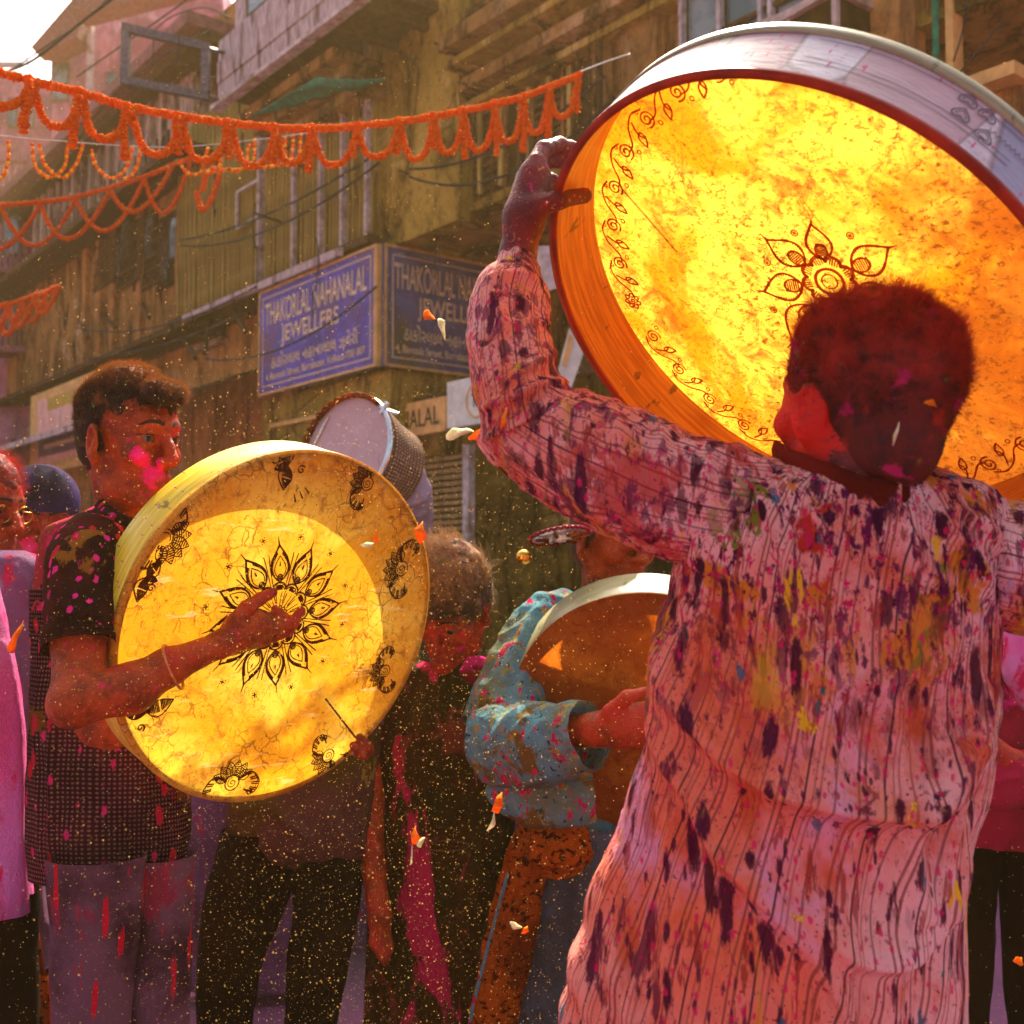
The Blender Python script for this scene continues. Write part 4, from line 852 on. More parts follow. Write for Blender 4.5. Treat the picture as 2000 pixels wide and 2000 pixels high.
def membrane(name, pl, r, off, mat, root, n=120, m=24, dish=.0):
    V = [pl.pt(0, 0, off)]; th = np.linspace(0, 2 * np.pi, n, endpoint=False)
    for i in range(1, m + 1):
        q = r * i / m
        for t in th: V.append(pl.pt(q * math.cos(t), q * math.sin(t), off))
    V = np.array(V); V += pl.n * ((fbm(V * 9, 3, 3) - .5) * .003)[:, None]
    Fc = [(0, 1 + k, 1 + (k + 1) % n) for k in range(n)] + [(1 + (i) * n + k, 1 + (i + 1) * n + k, 1 + (i + 1) * n + (k + 1) % n, 1 + i * n + (k + 1) % n) for i in range(m - 1) for k in range(n)]
    return obj(name, V, Fc, mat, root)
class Ink:   # painted strokes as thin ribbons lying on the drum skin
    def __init__(s, pl, off, dirn=1, bold=1.0, rmax=9): s.bold = bold; s.rmax = rmax; s.pl, s.off, s.d, s.V, s.F = pl, off, dirn, [], []
    def line(s, P, w=.0011, w2=None):
        w = w * s.bold; w2 = None if w2 is None else w2 * s.bold
        P = np.asarray(P, float); ok = np.linalg.norm(P, axis=1) < s.rmax
        if not ok.all():
            if not ok.any(): return
            i0 = int(np.argmax(ok)); i1 = i0
            while i1 < len(P) and ok[i1]: i1 += 1
            P = P[i0:i1]
        m = len(P)
        if m < 2: return
        T = np.gradient(P, axis=0); T /= (np.linalg.norm(T, axis=1)[:, None] + 1e-9); N_ = np.stack([-T[:, 1], T[:, 0]], 1)
        ws = np.linspace(w, w2 if w2 is not None else w, m) * RNG.uniform(.75, 1.2, m); b = len(s.V)
        for p, n_, q in zip(P, N_, ws):
            for sg in (-1, 1): s.V.append(s.pl.pt(*(p + n_ * sg * q), s.off))
        s.F += [(b + 2 * i, b + 2 * i + 1, b + 2 * i + 3, b + 2 * i + 2) for i in range(m - 1)]
    def fill(s, P):
        b = len(s.V); s.V += [s.pl.pt(p[0], p[1], s.off) for p in P]; s.F.append(tuple(range(b, b + len(P))))
    def build(s, root, mat, name='painted_motif'): return obj(name, s.V, s.F, mat, root, False)
def rot2(P, a): c, q = math.cos(a), math.sin(a); return np.asarray(P) @ np.array([[c, q], [-q, c]])
def arc(c, r, a0, a1, n=14, ry=None): t = np.linspace(a0, a1, n); return np.stack([c[0] + r * np.cos(t), c[1] + (ry or r) * np.sin(t)], 1)
def spiral(c, r, a0, turns, n=34): t = np.linspace(0, 1, n); a = a0 + t * turns * 2 * math.pi; return np.stack([c[0] + r * (1 - t * .88) * np.cos(a), c[1] + r * (1 - t * .88) * np.sin(a)], 1)
def leafp(r0, r1, w, bend=0, n=18):
    t = np.linspace(0, 1, n); x = r0 + (r1 - r0) * t; y = w * np.sin(np.pi * t ** .8) ** 1.0 * (1 - t ** 5 * .2); c = bend * t ** 2
    return np.stack([x, y + c], 1), np.stack([x, -y + c], 1)
def polar(P, a, c): return rot2(P, a) + c
def mandala(pl, off, cen, mat, root):
    k = Ink(pl, off, bold=1.6); N = 12
    for j in range(N):
        a = 2 * math.pi * j / N + .12
        def L(P, w=.0011, w2=None): k.line(polar(np.asarray(P) * 1.22, a, cen), w, w2)
        L(arc((.040, 0), .0115, -1.6, 1.6, 12), .0012); L(arc((.0385, 0), .0088, -1.5, 1.5, 10), .0007); L([(.020, .0045), (.038, .0095)], .0007)
        for q in (-.004, -.0015, .001, .0035): L([(.040, q), (.0475, q * 1.1)], .0013)
        up, lo = leafp(.053, .108, .0150, .004); L(up, .0012); L(lo, .0012)
        u2, l2 = leafp(.057, .092, .0095, .002); L(u2, .0007); L(l2, .0007)
        for i in range(3, 15):      # dark hatching between the double outlines
            L([up[i], up[i] * .5 + np.array([u2[min(i + 1, 17)][0], u2[min(i + 1, 17)][1]]) * .5], .0012); L([lo[i], lo[i] * .5 + np.array(l2[min(i + 1, 17)]) * .5], .0012)
        L([(.106, .004), (.121, .007)], .0011, .0004); L([(.076, .001), (.083, .0012)], .0014, .0006)
        L(arc((.0585, 0), .0055, 0, 6.3, 14, .0042), .0008)
        for q in (-.002, 0, .002): L([(.0545, q), (.0625, q)], .0005); L([(.0585 + q, -.0035), (.0585 + q, .0035)], .0005)
        h = math.pi / N; 
        for sgn, rr in ((1, 0), (-1, 0)):
            t = np.linspace(0, 1, 14); k.line(polar(np.stack([.056 + .062 * t, sgn * (.0022 + .0006 * np.sin(t * 3))], 1) + np.stack([0 * t, sgn * .003 * t ** 3], 1), a + h, cen), .0007)
        m_ = polar([(.147, 0)], a + h, cen)[0]
        for an in (0.5, 2.07):  # small ornament: crossed strokes with curled ends and dots
            d_ = np.array([math.cos(an + a), math.sin(an + a)]); k.line([m_ - d_ * .0048, m_ + d_ * .0048], .0008)
        for an in range(4): d_ = np.array([math.cos(an * 1.57 + 1.3 + a), math.sin(an * 1.57 + 1.3 + a)]) * .0062; k.line(arc(m_ + d_, .0006, 0, 6.3, 6), .0005)
    t = np.linspace(0, 2 * math.pi, 90); k.line(np.stack([(.0185 + .0015 * np.sin(t * 14)) * np.cos(t), (.0185 + .0015 * np.sin(t * 14)) * np.sin(t)], 1) + cen, .0009)
    k.line(arc(cen, .015, 0, 6.3, 40), .0006); k.line(arc(cen, .009, 0, 6.3, 30), .0008)
    for j in range(24):
        a = 2 * math.pi * j / 24; k.line(polar([(.020, 0), (.044, 0)], a, cen), .0006)
    return k.build(root, mat)
def paisley(pl, off, cen, a, s, mat, root, kind=0):
    k = Ink(pl, off, bold=1.15, rmax=RL - .003)
    def L(P, w=.0010, w2=None): k.line(polar(np.asarray(P) * s, a, cen), w * .9, w2)
    def shade(P, Q, n, w=.0009):
        for i in range(n): t = i / max(1, n - 1) * (len(P) - 1); j = int(t); L([P[j], np.asarray(P[j]) * .25 + np.asarray(Q[j]) * .75], w)
    if kind == 0:   # half flower with curled leaves
        for i in range(6):
            b = -1.1 + i * .44; u, l = leafp(.010, .034, .0075); u, l = rot2(u, b), rot2(l, b); L(u); L(l); shade(u, l, 9, .0011)
        L(arc((0, 0), .011, 0, 6.3, 24), .0012); L(spiral((0, 0), .008, 0, 1.6)); 
        for sg in (-1, 1):
            P = cr([(.004, sg * .012), (.012, sg * .030), (-.004, sg * .044), (-.020, sg * .038), (-.018, sg * .028)], 24); L(P, .0016, .0008); L(P * .93 + [.002, 0], .0008); shade(P, P * .62, 16, .0013); L(spiral((-.018, sg * .031), .0055, 1, 1.2), .0014)
    else:           # leafy sprig
        for (b, r0, r1, w_) in ((0, 0, .040, .012), (2.6, .004, .036, .011), (1.4, .0, .022, .008)):
            u, l = leafp(r0, r1, w_, .006); u, l = rot2(u, b), rot2(l, b); L(u, .0013); L(l, .0013); shade(u, l, 16, .0012)
        L(spiral((.012, .018), .007, 2, 1.3), .0015, .0009); L(spiral((-.014, -.018), .0065, 5, 1.3), .0015, .0009)
        for q in (-.3, 0, .3): L(rot2([(.044, 0), (.056, 0)], q * .7 + 3.4), .0010, .0016)
    return k.build(root, mat)

# boy's drum: skin towards us, hoop behind
DL = Plane(562.3, 1229.2, 2.021, .793, -.271); RL = .325
d1 = thing('frame_drum', DL.c, 'large frame drum with glowing yellow skin and henna mandala, played by the boy', 'drum')
HL = .095
ring_uv('hoop', DL, [(RL - .001, 0.0), (RL + .002, -.004), (RL + .002, -HL + .004), (RL, -HL), (RL - .009, -HL), (RL - .009, -.0015)], M['hoop_yel'], d1)
ring_uv('skin_lap', DL, [(RL - .002, .0012), (RL + .0035, -.001), (RL + .0040, -.012), (RL + .0022, -.0125)], M['membrane_l'], d1)
membrane('drum_skin', DL, RL - .0005, 0, M['membrane_l'], d1)
mandala(DL, .0022, DL.uvp(541, 1203), M['ink'], d1)
for (x, y, a, s, kd) in ((563, 905, 1.9, 1.15, 1), (716, 944, 2.5, 1.05, 0), (783, 1110, 3.0, 1.2, 0), (750, 1310, 3.4, 1.0, 0), (640, 1475, -2.2, 1.05, 0), (452, 1528, 1.6, 1.15, 0), (288, 1392, .3, 1.05, 1), (320, 1050, -.5, 1.25, 0), (282, 1128, -1.9, .9, 1)):
    paisley(DL, .0022, DL.uvp(x, y), a, s * 1.12, M['ink'], d1, kd)

# raised drum: open side towards us, skin on the far sunlit side
SR = 1.03; DR = Plane(1536.5, 667.5, 1.2745 * SR, -.950, -.783); RR = .325 * SR; HR = .0895 * SR
d2 = thing('frame_drum', DR.c, 'huge raised frame drum seen from its open side, amber skin glowing over the man', 'drum')
ring_uv('hoop', DR, [(RR - .0005, -.002), (RR, -HR)], M['hoop_paper'], d2, 220)
ring_uv('hoop_lining', DR, [(RR - .0095, -HR + .002), (RR - .0095, -.002)], M['hoop_in'], d2, 220)
ring_uv('hoop_edge', DR, [(RR - .0097, -.004), (RR - .0092, .0), (RR + .0004, .0), (RR + .0006, -.006), (RR - .0003, -.0062)], M['hoop_edge'], d2, 220)
membrane('drum_skin', DR, RR - .0002, -HR, M['membrane_r'], d2, 160, 30)
ring_uv('skin_lap', DR, [(RR - .002, -HR - .001), (RR + .0022, -HR + .002), (RR + .0024, -HR + .018), (RR + .0004, -HR + .0185)], M['hoop_pale'], d2, 220)
offR = -HR + .0022
cR = DR.uvp(1620, 548) ; 
# re-project the centre onto the far skin
def uvR(x, y): q = DR.hit(x, y, -HR) - DR.c; return np.array([q @ DR.a, q @ DR.b])
cR = uvR(1622, 548); k = Ink(DR, offR, bold=1.35)
tips = [(1497, 460), (1590, 432), (1745, 484), (1488, 563), (1543, 668), (1590, 690), (1700, 650), (1760, 590)]
for (x, y) in tips:
    t_ = uvR(x, y) - cR; L_ = np.linalg.norm(t_); a = math.atan2(t_[1], t_[0]); u, l = leafp(L_ * .38, L_ * .97, L_ * .20, .004)
    k.line(polar(u, a, cR), .0013); k.line(polar(l, a, cR), .0013); k.line(polar([(L_ * .95, .004), (L_ * 1.08, .001)], a, cR), .0014, .0005)
    for i in range(2, 16):
        for E_ in (u, l): k.line(polar([E_[i], E_[i] * .82 + np.array([E_[i][0], 0]) * .18], a, cR), .0006)
    b0 = L_ * .52; k.line(polar(arc((b0, 0), L_ * .12, 0, 6.3, 20, L_ * .09), a, cR), .0012)
    for i in range(7): q = -.075 + i * .025; k.line(polar([(b0 + L_ * q * 1.2, -L_ * .07), (b0 + L_ * (q * 1.2 + .03), L_ * .07)], a, cR), .0008)
for j in range(9):
    a = j * 2 * math.pi / 9 + .2; k.line(polar(arc((.026, 0), .0105, -1.7, 1.7, 12), a, cR), .0013); k.line(polar(arc((.0255, 0), .0085, -1.6, 1.6, 12), a, cR), .0007)
    for q in (-.005, -.002, .001, .004): k.line(polar([(.024, q), (.033, q * 1.1)], a, cR), .0007)
k.line(arc(cR, .0185, 0, 6.3, 40), .0012); k.line(arc(cR, .0165, 0, 6.3, 40), .0006); k.line(arc(cR, .010, 0, 6.3, 30), .0008)
for (x, y) in ((1553, 453), (1662, 458), (1500, 511), (1513, 603), (1760, 548)):
    c_ = uvR(x, y); k.line(arc(c_, .0042, 0, 6.3, 18), .0007); k.line(arc(c_, .0015, 0, 6.3, 8), .0009)
k.build(d2, M['ink_r'])
# scrolling border all round the skin
nS = 30; BS = RR / .325
for j in range(nS):
    a = 2 * math.pi * j / nS; s_ = Ink(DR, offR, bold=1.45, rmax=RR - .011); z = np.zeros(2); fl = 1
    def L(P, w=.0009, w2=None): s_.line(polar(np.asarray(P) * BS, a, z), w, w2)
    if j % 8 == 6:
        for i in range(7): u, l = leafp(.006, .013, .0032); L(rot2(u, i * .9) + [.288, 0]); L(rot2(l, i * .9) + [.288, 0])
        L(spiral((.288, 0), .005, 0, 1.4))
    else:
        L(spiral((.287, 0), .0115, 2.6, 1.9)); L(cr([(.299, -.004), (.304, .012), (.296, .030), (.280, .044), (.277, .055)], 22)); L(cr([(.298, .02), (.283, .026), (.272, .021)], 12))
        u, l = leafp(0, .020, .0048, .003); b = 2.6; L(rot2(u, b) + [.283, .022]); L(rot2(l, b) + [.283, .022]); L(arc((.272, -.012), .0028, 0, 6.3, 10), .0006); L(arc((.300, .004), .002, 0, 6.3, 8), .0006)
    s_.build(d2, M['ink_r'])
# ink hearts and zigzag on the paper outside of the hoop
class Hoop:
    def __init__(s, pl, r): s.pl, s.r = pl, r
    def pt(s, u, v, off): t = u / s.r; q = s.r * (1 + .0012 * math.sin(t * 2 + .7)) + off; return s.pl.pt(q * math.cos(t), q * math.sin(t), v)
hp = Hoop(DR, RR)
def hoop_u(x, y):   # angle on the hoop's outside at half depth under that image point
    best = min(np.linspace(0, 2 * np.pi, 720), key=lambda t: np.linalg.norm(px(DR.pt(RR * math.cos(t), RR * math.sin(t), -HR * .5)) - [x, y])); return best * RR
def heart(c, s): t = np.linspace(0, 2 * math.pi, 26); return np.stack([c[0] + s * np.sin(t) ** 3, c[1] + s * (.81 * np.cos(t) - .31 * np.cos(2 * t) - .12 * np.cos(3 * t))], 1)
uh = hoop_u(1900, 240); kk = Ink(hp, .0009)
for (du_, dv) in ((-.016, .010), (.012, .004), (-.008, -.016), (.014, -.018)): kk.line(heart((uh + du_, -HR * .5 + dv), .0095), .0009); kk.line(heart((uh + du_, -HR * .5 + dv), .0055), .0005)
uz_ = hoop_u(1975, 320)
for i in range(12): kk.line([(uz_ + (i - 6) * .006, -HR * .55), (uz_ + (i - 6) * .006 + .003, -HR * .55 + .006), (uz_ + (i - 5) * .006, -HR * .55)], .0006)
for q in (-.28, -.36, -.72): kk.line([(uh - .05 + i * .02, -HR * -q * 1.0) for i in range(12)], .0005)
kk.build(d2, M['ink_grey'], 'painted_motif')

# sticks
def stick(P, r, label): o = MB().tube(P, r, 6).build('thin_stick', M['stick'], None, True); return tag(o, label, 'stick')
a_, c_ = DL.hit(636, 1365, .02), DL.hit(694, 1440, .03); stick([a_, (a_ + c_) / 2, c_], .0019, 'thin dark stick lying against the yellow skin near the fingers at its lower right edge')
a_, c_ = DR.hit(1212, 360, -HR - .006), DR.hit(1322, 486, -HR - .006); stick([a_, (a_ + c_) / 2, c_], .0014, 'thin stick behind the raised amber skin, seen as a dark line')

# third drum, in the arms of the teal kurta player
DT = Plane(1262, 1398, 2.42, -.16, -.42); RT_ = .292
d3 = thing('frame_drum', DT.c, 'brown shaded frame drum hugged by the player in the teal kurta', 'drum')
ring_uv('hoop', DT, [(RT_ - .001, 0.0), (RT_ + .001, -.004), (RT_ + .001, -.095), (RT_ - .008, -.096), (RT_ - .008, -.0015)], M['hoop_pale'], d3)
membrane('drum_skin', DT, RT_ - .0005, 0, M['membrane_d'], d3)

# small pink-skinned drum held up behind the boy's drum
DS = Plane(688, 862, 2.50, -.55, .15); RS = .100
d4 = thing('hand_drum', DS.c, 'small drum with pale pink skin and steel hoop held up behind the yellow drum', 'drum')
class Plane2(Plane): pass
KD = 1.44; sq = Plane2(676, 880, 3.6, -.62, .22); RS = .125 * KD
ring_uv('shell', sq, [(RS, -.002), (RS * 1.02, -.04), (RS * .86, -.14), (RS * .8, -.22)], M['pattern'], d4, 80)
ring_uv('steel_hoop', sq, [(RS + .001, .008), (RS + .012, .007), (RS + .012, -.014), (RS + .001, -.016)], M['metal'], d4, 80)
membrane('drum_skin', sq, RS, 0, M['membrane_p'], d4, 64, 10)
tb = MB(); tb.tube([sq.pt((RS + .004) * math.cos(t), (RS + .004) * math.sin(t), .012 + .006 * math.sin(t * 40)) for t in np.linspace(.9, 3.0, 60)], .009, 6); tb.build('twisted_cord', M['scarf'], d4, True)
sc = sq.pt((RS + .006) * math.cos(.75), (RS + .006) * math.sin(.75), .004); MB().bar(sc, sc + np.array([.05, -.014, -.017]), .006, 6).bar(sc + np.array([-.008, 0, -.014]), sc + np.array([.014, -.006, .02]), .009, 6).build('tension_screw', M['metal'], d4)
MB().bar(sq.pt(-.105, .12, .004), sq.pt(-.17, -.03, .004), .004, 5).build('snare_wire', M['metal'], d4)
# ------------------------------------------------------------------ people
def depth(P): return float((np.asarray(P) - CAM) @ FW)
def DPL(x, y, off=0): return depth(DL.hit(x, y)) + off
def A3(L): return [at(*p) for p in L]
class Head:
    def __init__(s, c, fwd, up=(0, 0, 1), k=1.0, kz=1.0):
        s.kz = kz; s.c = np.asarray(c, float); s.f = nrm(fwd); up = nrm(up); s.r = nrm(np.cross(s.f, up)); s.u = np.cross(s.r, s.f); s.k = k
        s.R = np.stack([s.r, s.f, s.u])
    def p(s, x, y, z): return s.c + s.k * (x * s.r + y * s.f + z * s.kz * s.u)
    def rot(s, ax, a):
        c, q = math.cos(a), math.sin(a); r, f, u = s.R
        if ax == 'x': return np.stack([r, c * f + q * u, -q * f + c * u])
        if ax == 'y': return np.stack([c * r + q * u, f, -q * r + c * u])
        return np.stack([c * r + q * f, -q * r + c * f, u])
    def add(s, S, detail=True, open_=1.0):
        k = s.k; E = lambda c, r, kk=.012, cut=False, R=None: S.ell(s.p(*c), np.array(r) * k, s.R if R is None else R, kk * k, cut)
        Cn = lambda a, b, r1, r2, kk=.01, cut=False: S.cone(s.p(*a), s.p(*b), r1 * k, r2 * k, kk * k, cut)
        E((0, -.014, .045), (.074, .092, .083)); E((0, .028, .022), (.064, .060, .070), .03); E((0, .022, -.045), (.049, .055, .063), .02)
        for g in (-1, 1):
            Cn((g * .056, -.012, -.035), (g * .046, .012, -.078), .016, .013, .025); Cn((g * .046, .012, -.078), (g * .013, .072, -.100), .013, .013, .025)
        E((0, .078, -.098), (.020, .016, .017), .02)
        if detail:
            for g in (-1, 1):
                Cn((g * .012, .083, .030), (g * .044, .071, .029), .0085, .008, .016)
                E((g * .032, .098, .008), (.020, .022, .0125), .014, True)
                E((g * .045, .060, -.020), (.020, .018, .016), .03)
                Cn((g * .017, .0835, .0125), (g * .034, .0855, .0175), .0035, .0036, .004); Cn((g * .034, .0855, .0175), (g * .050, .0705, .010), .0036, .003, .004)
                Cn((g * .018, .083, .001), (g * .034, .084, -.003), .003, .003, .005); Cn((g * .034, .084, -.003), (g * .049, .070, .003), .003, .003, .005)
                E((g * .0145, .097, -.029), (.0095, .011, .0085), .006)
            Cn((0, .082, .028), (0, .099, -.004), .0085, .0088, .014); Cn((0, .099, -.004), (0, .1105, -.026), .0088, .0120, .010); E((0, .094, -.032), (.010, .012, .007), .008)
            for g in (-1, 1): E((g * .0075, .1035, -.0365), (.0042, .0062, .0045), .003, True)
            E((0, .074, -.060), (.030, .022, .024), .02)
            Cn((-.021, .083, -.0600), (0, .0965, -.0555), .0040, .0062, .005); Cn((.021, .083, -.0600), (0, .0965, -.0555), .0040, .0062, .005)
            Cn((-.019, .083, -.0680), (0, .0945, -.0705), .0045, .0070, .005); Cn((.019, .083, -.0680), (0, .0945, -.0705), .0045, .0070, .005)
            Cn((-.024, .086, -.0635), (0, .104, -.0628), .0016, .0018, .003, True); Cn((.024, .086, -.0635), (0, .104, -.0628), .0016, .0018, .003, True)
            Cn((0, .096, -.082), (0, .094, -.080), .004, .004, .012, True)
        else:
            Cn((0, .082, .024), (0, .105, -.024), .009, .013, .012); Cn((-.02, .084, -.06), (.02, .084, -.06), .009, .009, .01)
        for g in (-1, 1):   # ears: rim, lobe, hollow
            R = s.rot('z', g * -.45); c = (g * .079, -.010, -.004)
            E(c, (.0080, .0225, .0345), .006, False, R); E((g * .074, -.006, -.030), (.0065, .010, .012), .006, False, R)
            if detail:
                E((g * .0875, -.006, .003), (.0075, .0115, .0195), .004, True, R); E((g * .083, .001, -.006), (.006, .006, .009), .004, False, R); E((g * .084, -.014, .004), (.003, .0035, .016), .004, False, R)
    def attrs(s, V, powder=()):
        q = (V - s.c) @ s.R.T / s.k; x, y, z = np.abs(q[:, 0]), q[:, 1], q[:, 2] / s.kz
        lip = np.clip(1.3 - np.sqrt((x / .024) ** 2 + ((z + .0625) / .0115) ** 2), 0, 1) * (y > .072)
        bx = (x - .012) / .040; arch = .0335 + .005 * np.sin(np.clip(bx, 0, 1) * math.pi) - .004 * bx
        brow = np.clip(1.15 - np.abs(z - arch) / (.0058 * (1.15 - .6 * np.clip(bx, 0, 1))), 0, 1) * (bx > -.05) * (bx < 1.05) * (y > .045)
        lid = np.clip(1.1 - np.abs(z - .0145 + .10 * np.abs(x - .034) ** 1.0 * .5) / .0022, 0, 1) * (x > .016) * (x < .052) * (y > .066) * .8
        brow = np.maximum(brow, lid)
        pw = np.zeros(len(V))
        for (P, r) in powder: pw = np.maximum(pw, np.clip(1.35 - np.linalg.norm(V - P, axis=1) / r, 0, 1))
        return dict(lip=lip, brow=brow, powder=pw)
    def eyes(s, root, gaze=(0, 1, 0)):
        g3 = nrm(s.R.T @ np.asarray(gaze, float))
        for g in (-1, 1):
            c = s.p(g * .0325, .0735, .0075); e = MB().ball(c, .0118 * s.k, 16, 10); o = e.build('eye', [M['eye'], M['iris']], root, True)
            me = o.data
            for p in me.polygons:
                if (Vector(p.center) - Vector(c)).normalized().dot(Vector(g3)) > .86: p.material_index = 1
def strands(name, root, P, Dv, L, r, mat, n=5, dye_rim=None):
    """real hair strands: P roots, Dv directions (rows), L lengths"""
    m = len(P); hc = bpy.data.hair_curves.new(name); hc.add_curves([n] * m)
    t = np.linspace(0, 1, n)[None, :, None]; drop = RNG.normal(size=(m, 1, 3)) * .35
    X = P[:, None] + Dv[:, None] * t * L[:, None, None] + drop * (t ** 2) * L[:, None, None]
    hc.attributes['position'].data.foreach_set('vector', X.astype(np.float32).ravel())
    ra = hc.attributes.get('radius') or hc.attributes.new('radius', 'FLOAT', 'POINT')
    ra.data.foreach_set('value', np.broadcast_to(r * (1 - .6 * t[..., 0]), (m, n)).astype(np.float32).ravel())
    if dye_rim is not None:
        da = hc.attributes.new('dye_rim', 'FLOAT', 'POINT'); da.data.foreach_set('value', np.repeat(dye_rim, n).astype(np.float32))
    hc.materials.append(mat); o = bpy.data.objects.new(name, hc); COL.objects.link(o)
    if root is not None: o.parent = root; o.matrix_parent_inverse = Matrix.Translation(-Vector(root.location)) if root.parent is None else Matrix.Identity(4)
    return o
def hair(root, H, mat, ncurl=9000, L=.016, h=.004, fringe=None, comb=(0, .6, .3), tuftk=.012, top=.010, side=.003, hairline=.045, nape=-.055, dye_rim=None, rad=.00028, back=.0, low=.068, lowz=.0):
    k = H.k; lo = H.p(0, 0, .03) - .16 * k; S = SDF(lo, lo + .34 * k, h)
    S.ell(H.p(0, -.014 - back / 2, .050), np.array([.0765 + side, .095 + side + back, .0835 + top]) * k, H.R, .004); S.ell(H.p(0, -.035 - back / 2, lowz), np.array([low + side, .066 + side + back, .075]) * k, H.R, .02)
    if fringe:
        for (a, b, r1, r2) in fringe: S.cone(H.p(*a), H.p(*b), r1 * k, r2 * k, .014)
    S.ell(H.p(0, .125, -.035), np.array([.078, .075, hairline + .035]) * k, H.R, .008, True)
    for g in (-1, 1): S.ell(H.p(g * .085, .016, -.035), np.array([.032, .034, .046]) * k, H.R, .008, True); S.ell(H.p(g * .10, -.012, -.012), np.array([.022, .02, .026]) * k, H.R, .004, True)
    S.ell(H.p(0, -.02, nape - .07), np.array([.12, .16, .07]) * k, H.R, .010, True)
    V, Q = S.mesh(); c = H.p(0, -.014, .02); N_ = V - c; N_ /= np.linalg.norm(N_, axis=1)[:, None]
    q = (V - H.c) @ H.R.T / k
    tuft = fbm(V * 55, 9, 3) - .5; V = V + N_ * (tuft * (tuftk * np.clip((q[:, 2] + .02) / .08, .15, 1)))[:, None] * k
    dy = np.clip((q[:, 2] - .055) / .06, 0, 1) if dye_rim is None else dye_rim(q)
    obj('hair', V, Q, mat, root, attrs=dict(dye_rim=dy))
    idx = RNG.integers(0, len(V), ncurl); qq = q[idx]; up = np.clip((qq[:, 2] + .03) / .1, .12, 1)
    cv = H.R.T @ np.asarray(comb, float); sw = np.stack([fbm(V[idx] * 30, 20 + i, 2) - .5 for i in range(3)], 1) * 2.6
    Dv = N_[idx] * .55 + cv * (.5 + .5 * up[:, None]) + sw; Dv /= np.linalg.norm(Dv, axis=1)[:, None]
    strands('hair_strands', root, V[idx] + RNG.normal(size=(ncurl, 3)) * .0006, Dv, L * k * up * RNG.uniform(.5, 1.3, ncurl), rad * k, mat, dye_rim=dy[idx])
def finger(S, pts, rad, k=.005):
    for i in range(len(pts) - 1):
        a, b_ = np.asarray(pts[i], float), np.asarray(pts[i + 1], float); m = (a + b_) / 2
        S.cone(a, m, rad[i] * 1.04, (rad[i] + rad[i + 1]) * .46, k); S.cone(m, b_, (rad[i] + rad[i + 1]) * .46, rad[i + 1] * 1.04, k)
def chain(S, pts, rad, k=.006):
    for i in range(len(pts) - 1): S.cone(pts[i], pts[i + 1], rad[i], rad[i + 1], k)
def seg_dist(Q, P):
    """distance and side of points Q to polyline P, both in image units measured on the garment when it was laid out"""
    P = np.asarray(P, float); best = np.full(len(Q), 1e9); side = np.zeros(len(Q)); tt = np.zeros(len(Q)); m = len(P) - 1
    for i in range(m):
        a, b = P[i], P[i + 1]; ab = b - a; t = np.clip(((Q - a) @ ab) / (ab @ ab), 0, 1); d = Q - a - t[:, None] * ab; r = np.linalg.norm(d, axis=1)
        w = r < best; best[w] = r[w]; side[w] = (ab[0] * d[w, 1] - ab[1] * d[w, 0]); tt[w] = (i + t[w]) / m
    return best, np.sign(side), tt
def folds(V, FL, curl=None):
    sh = V.shape[:-1]; Q = px(V.reshape(-1, 3)); h = np.zeros(len(Q))
    for (P, amp, w1, w2) in FL:
        P = cr(P, 24); d, s_, t = seg_dist(Q, P); w = np.where(s_ < 0, w1, w2); env = np.sin(np.clip(t, 0.0, 1) * math.pi) ** .5
        h += amp * np.exp(-(d / w) ** 1.6) * env
    return h.reshape(sh)
def shoes(root, pts):
    for (x, y) in pts:
        MB().box((x, y + .02, .035), (.045, 0, 0), (0, .125, 0), (0, 0, .035)).build('shoe', M['dark'], root)
def leg_tubes(root, mat, L, name='trouser_leg'):
    for i, st in enumerate(L):
        cloth_tube(name, st, mat, root, 40, 60, vertical=True, disp=lambda V, U, W, i=i: (fbm(V * np.array([16, 16, 7]), 30 + i, 3) - .5) * .022)

# ---------- the man raising the drum, seen from behind
eD = 1.27
mp = thing('person', (at(1680, 1000, 1.2)[0], 1.2, 0), 'man seen from behind in a paint splattered pink striped kurta, lifting the huge drum', 'person')
HM = Head(at(1676, 812, 1.205), (-.42, .86, .16), (.10, -.05, 1), .935)
RX = lambda x, y, o=0: depth(DR.hit(x, y)) + o
r0 = RX(1085, 420)
wr = at(1010, 505, r0 - .005)
S = SDF(at(880, 1260, 1.2) - [0, .20, 0], at(2420, 60, 1.2) + [0, .58, 0], .0040)
HM.add(S, True); S.cone(HM.p(0, -.022, -.04), at(1662, 1010, 1.215), .056, .060, .02)
S.cone(at(1668, 1000, 1.22), at(1640, 1240, 1.24), .085, .10, .03)
S.cone(at(1600, 1060, 1.25), at(1400, 1010, 1.225), .030, .032, .03); chain(S, [at(1400, 1010, 1.225), at(1010, 800, eD), wr], [.032, .034, .0215], .02)
S.cone(at(1740, 1080, 1.25), at(1930, 1090, 1.23), .030, .032, .03); chain(S, [at(1930, 1090, 1.225), at(2250, 1020, 1.285), at(2290, 720, 1.37)], [.032, .034, .022], .02)
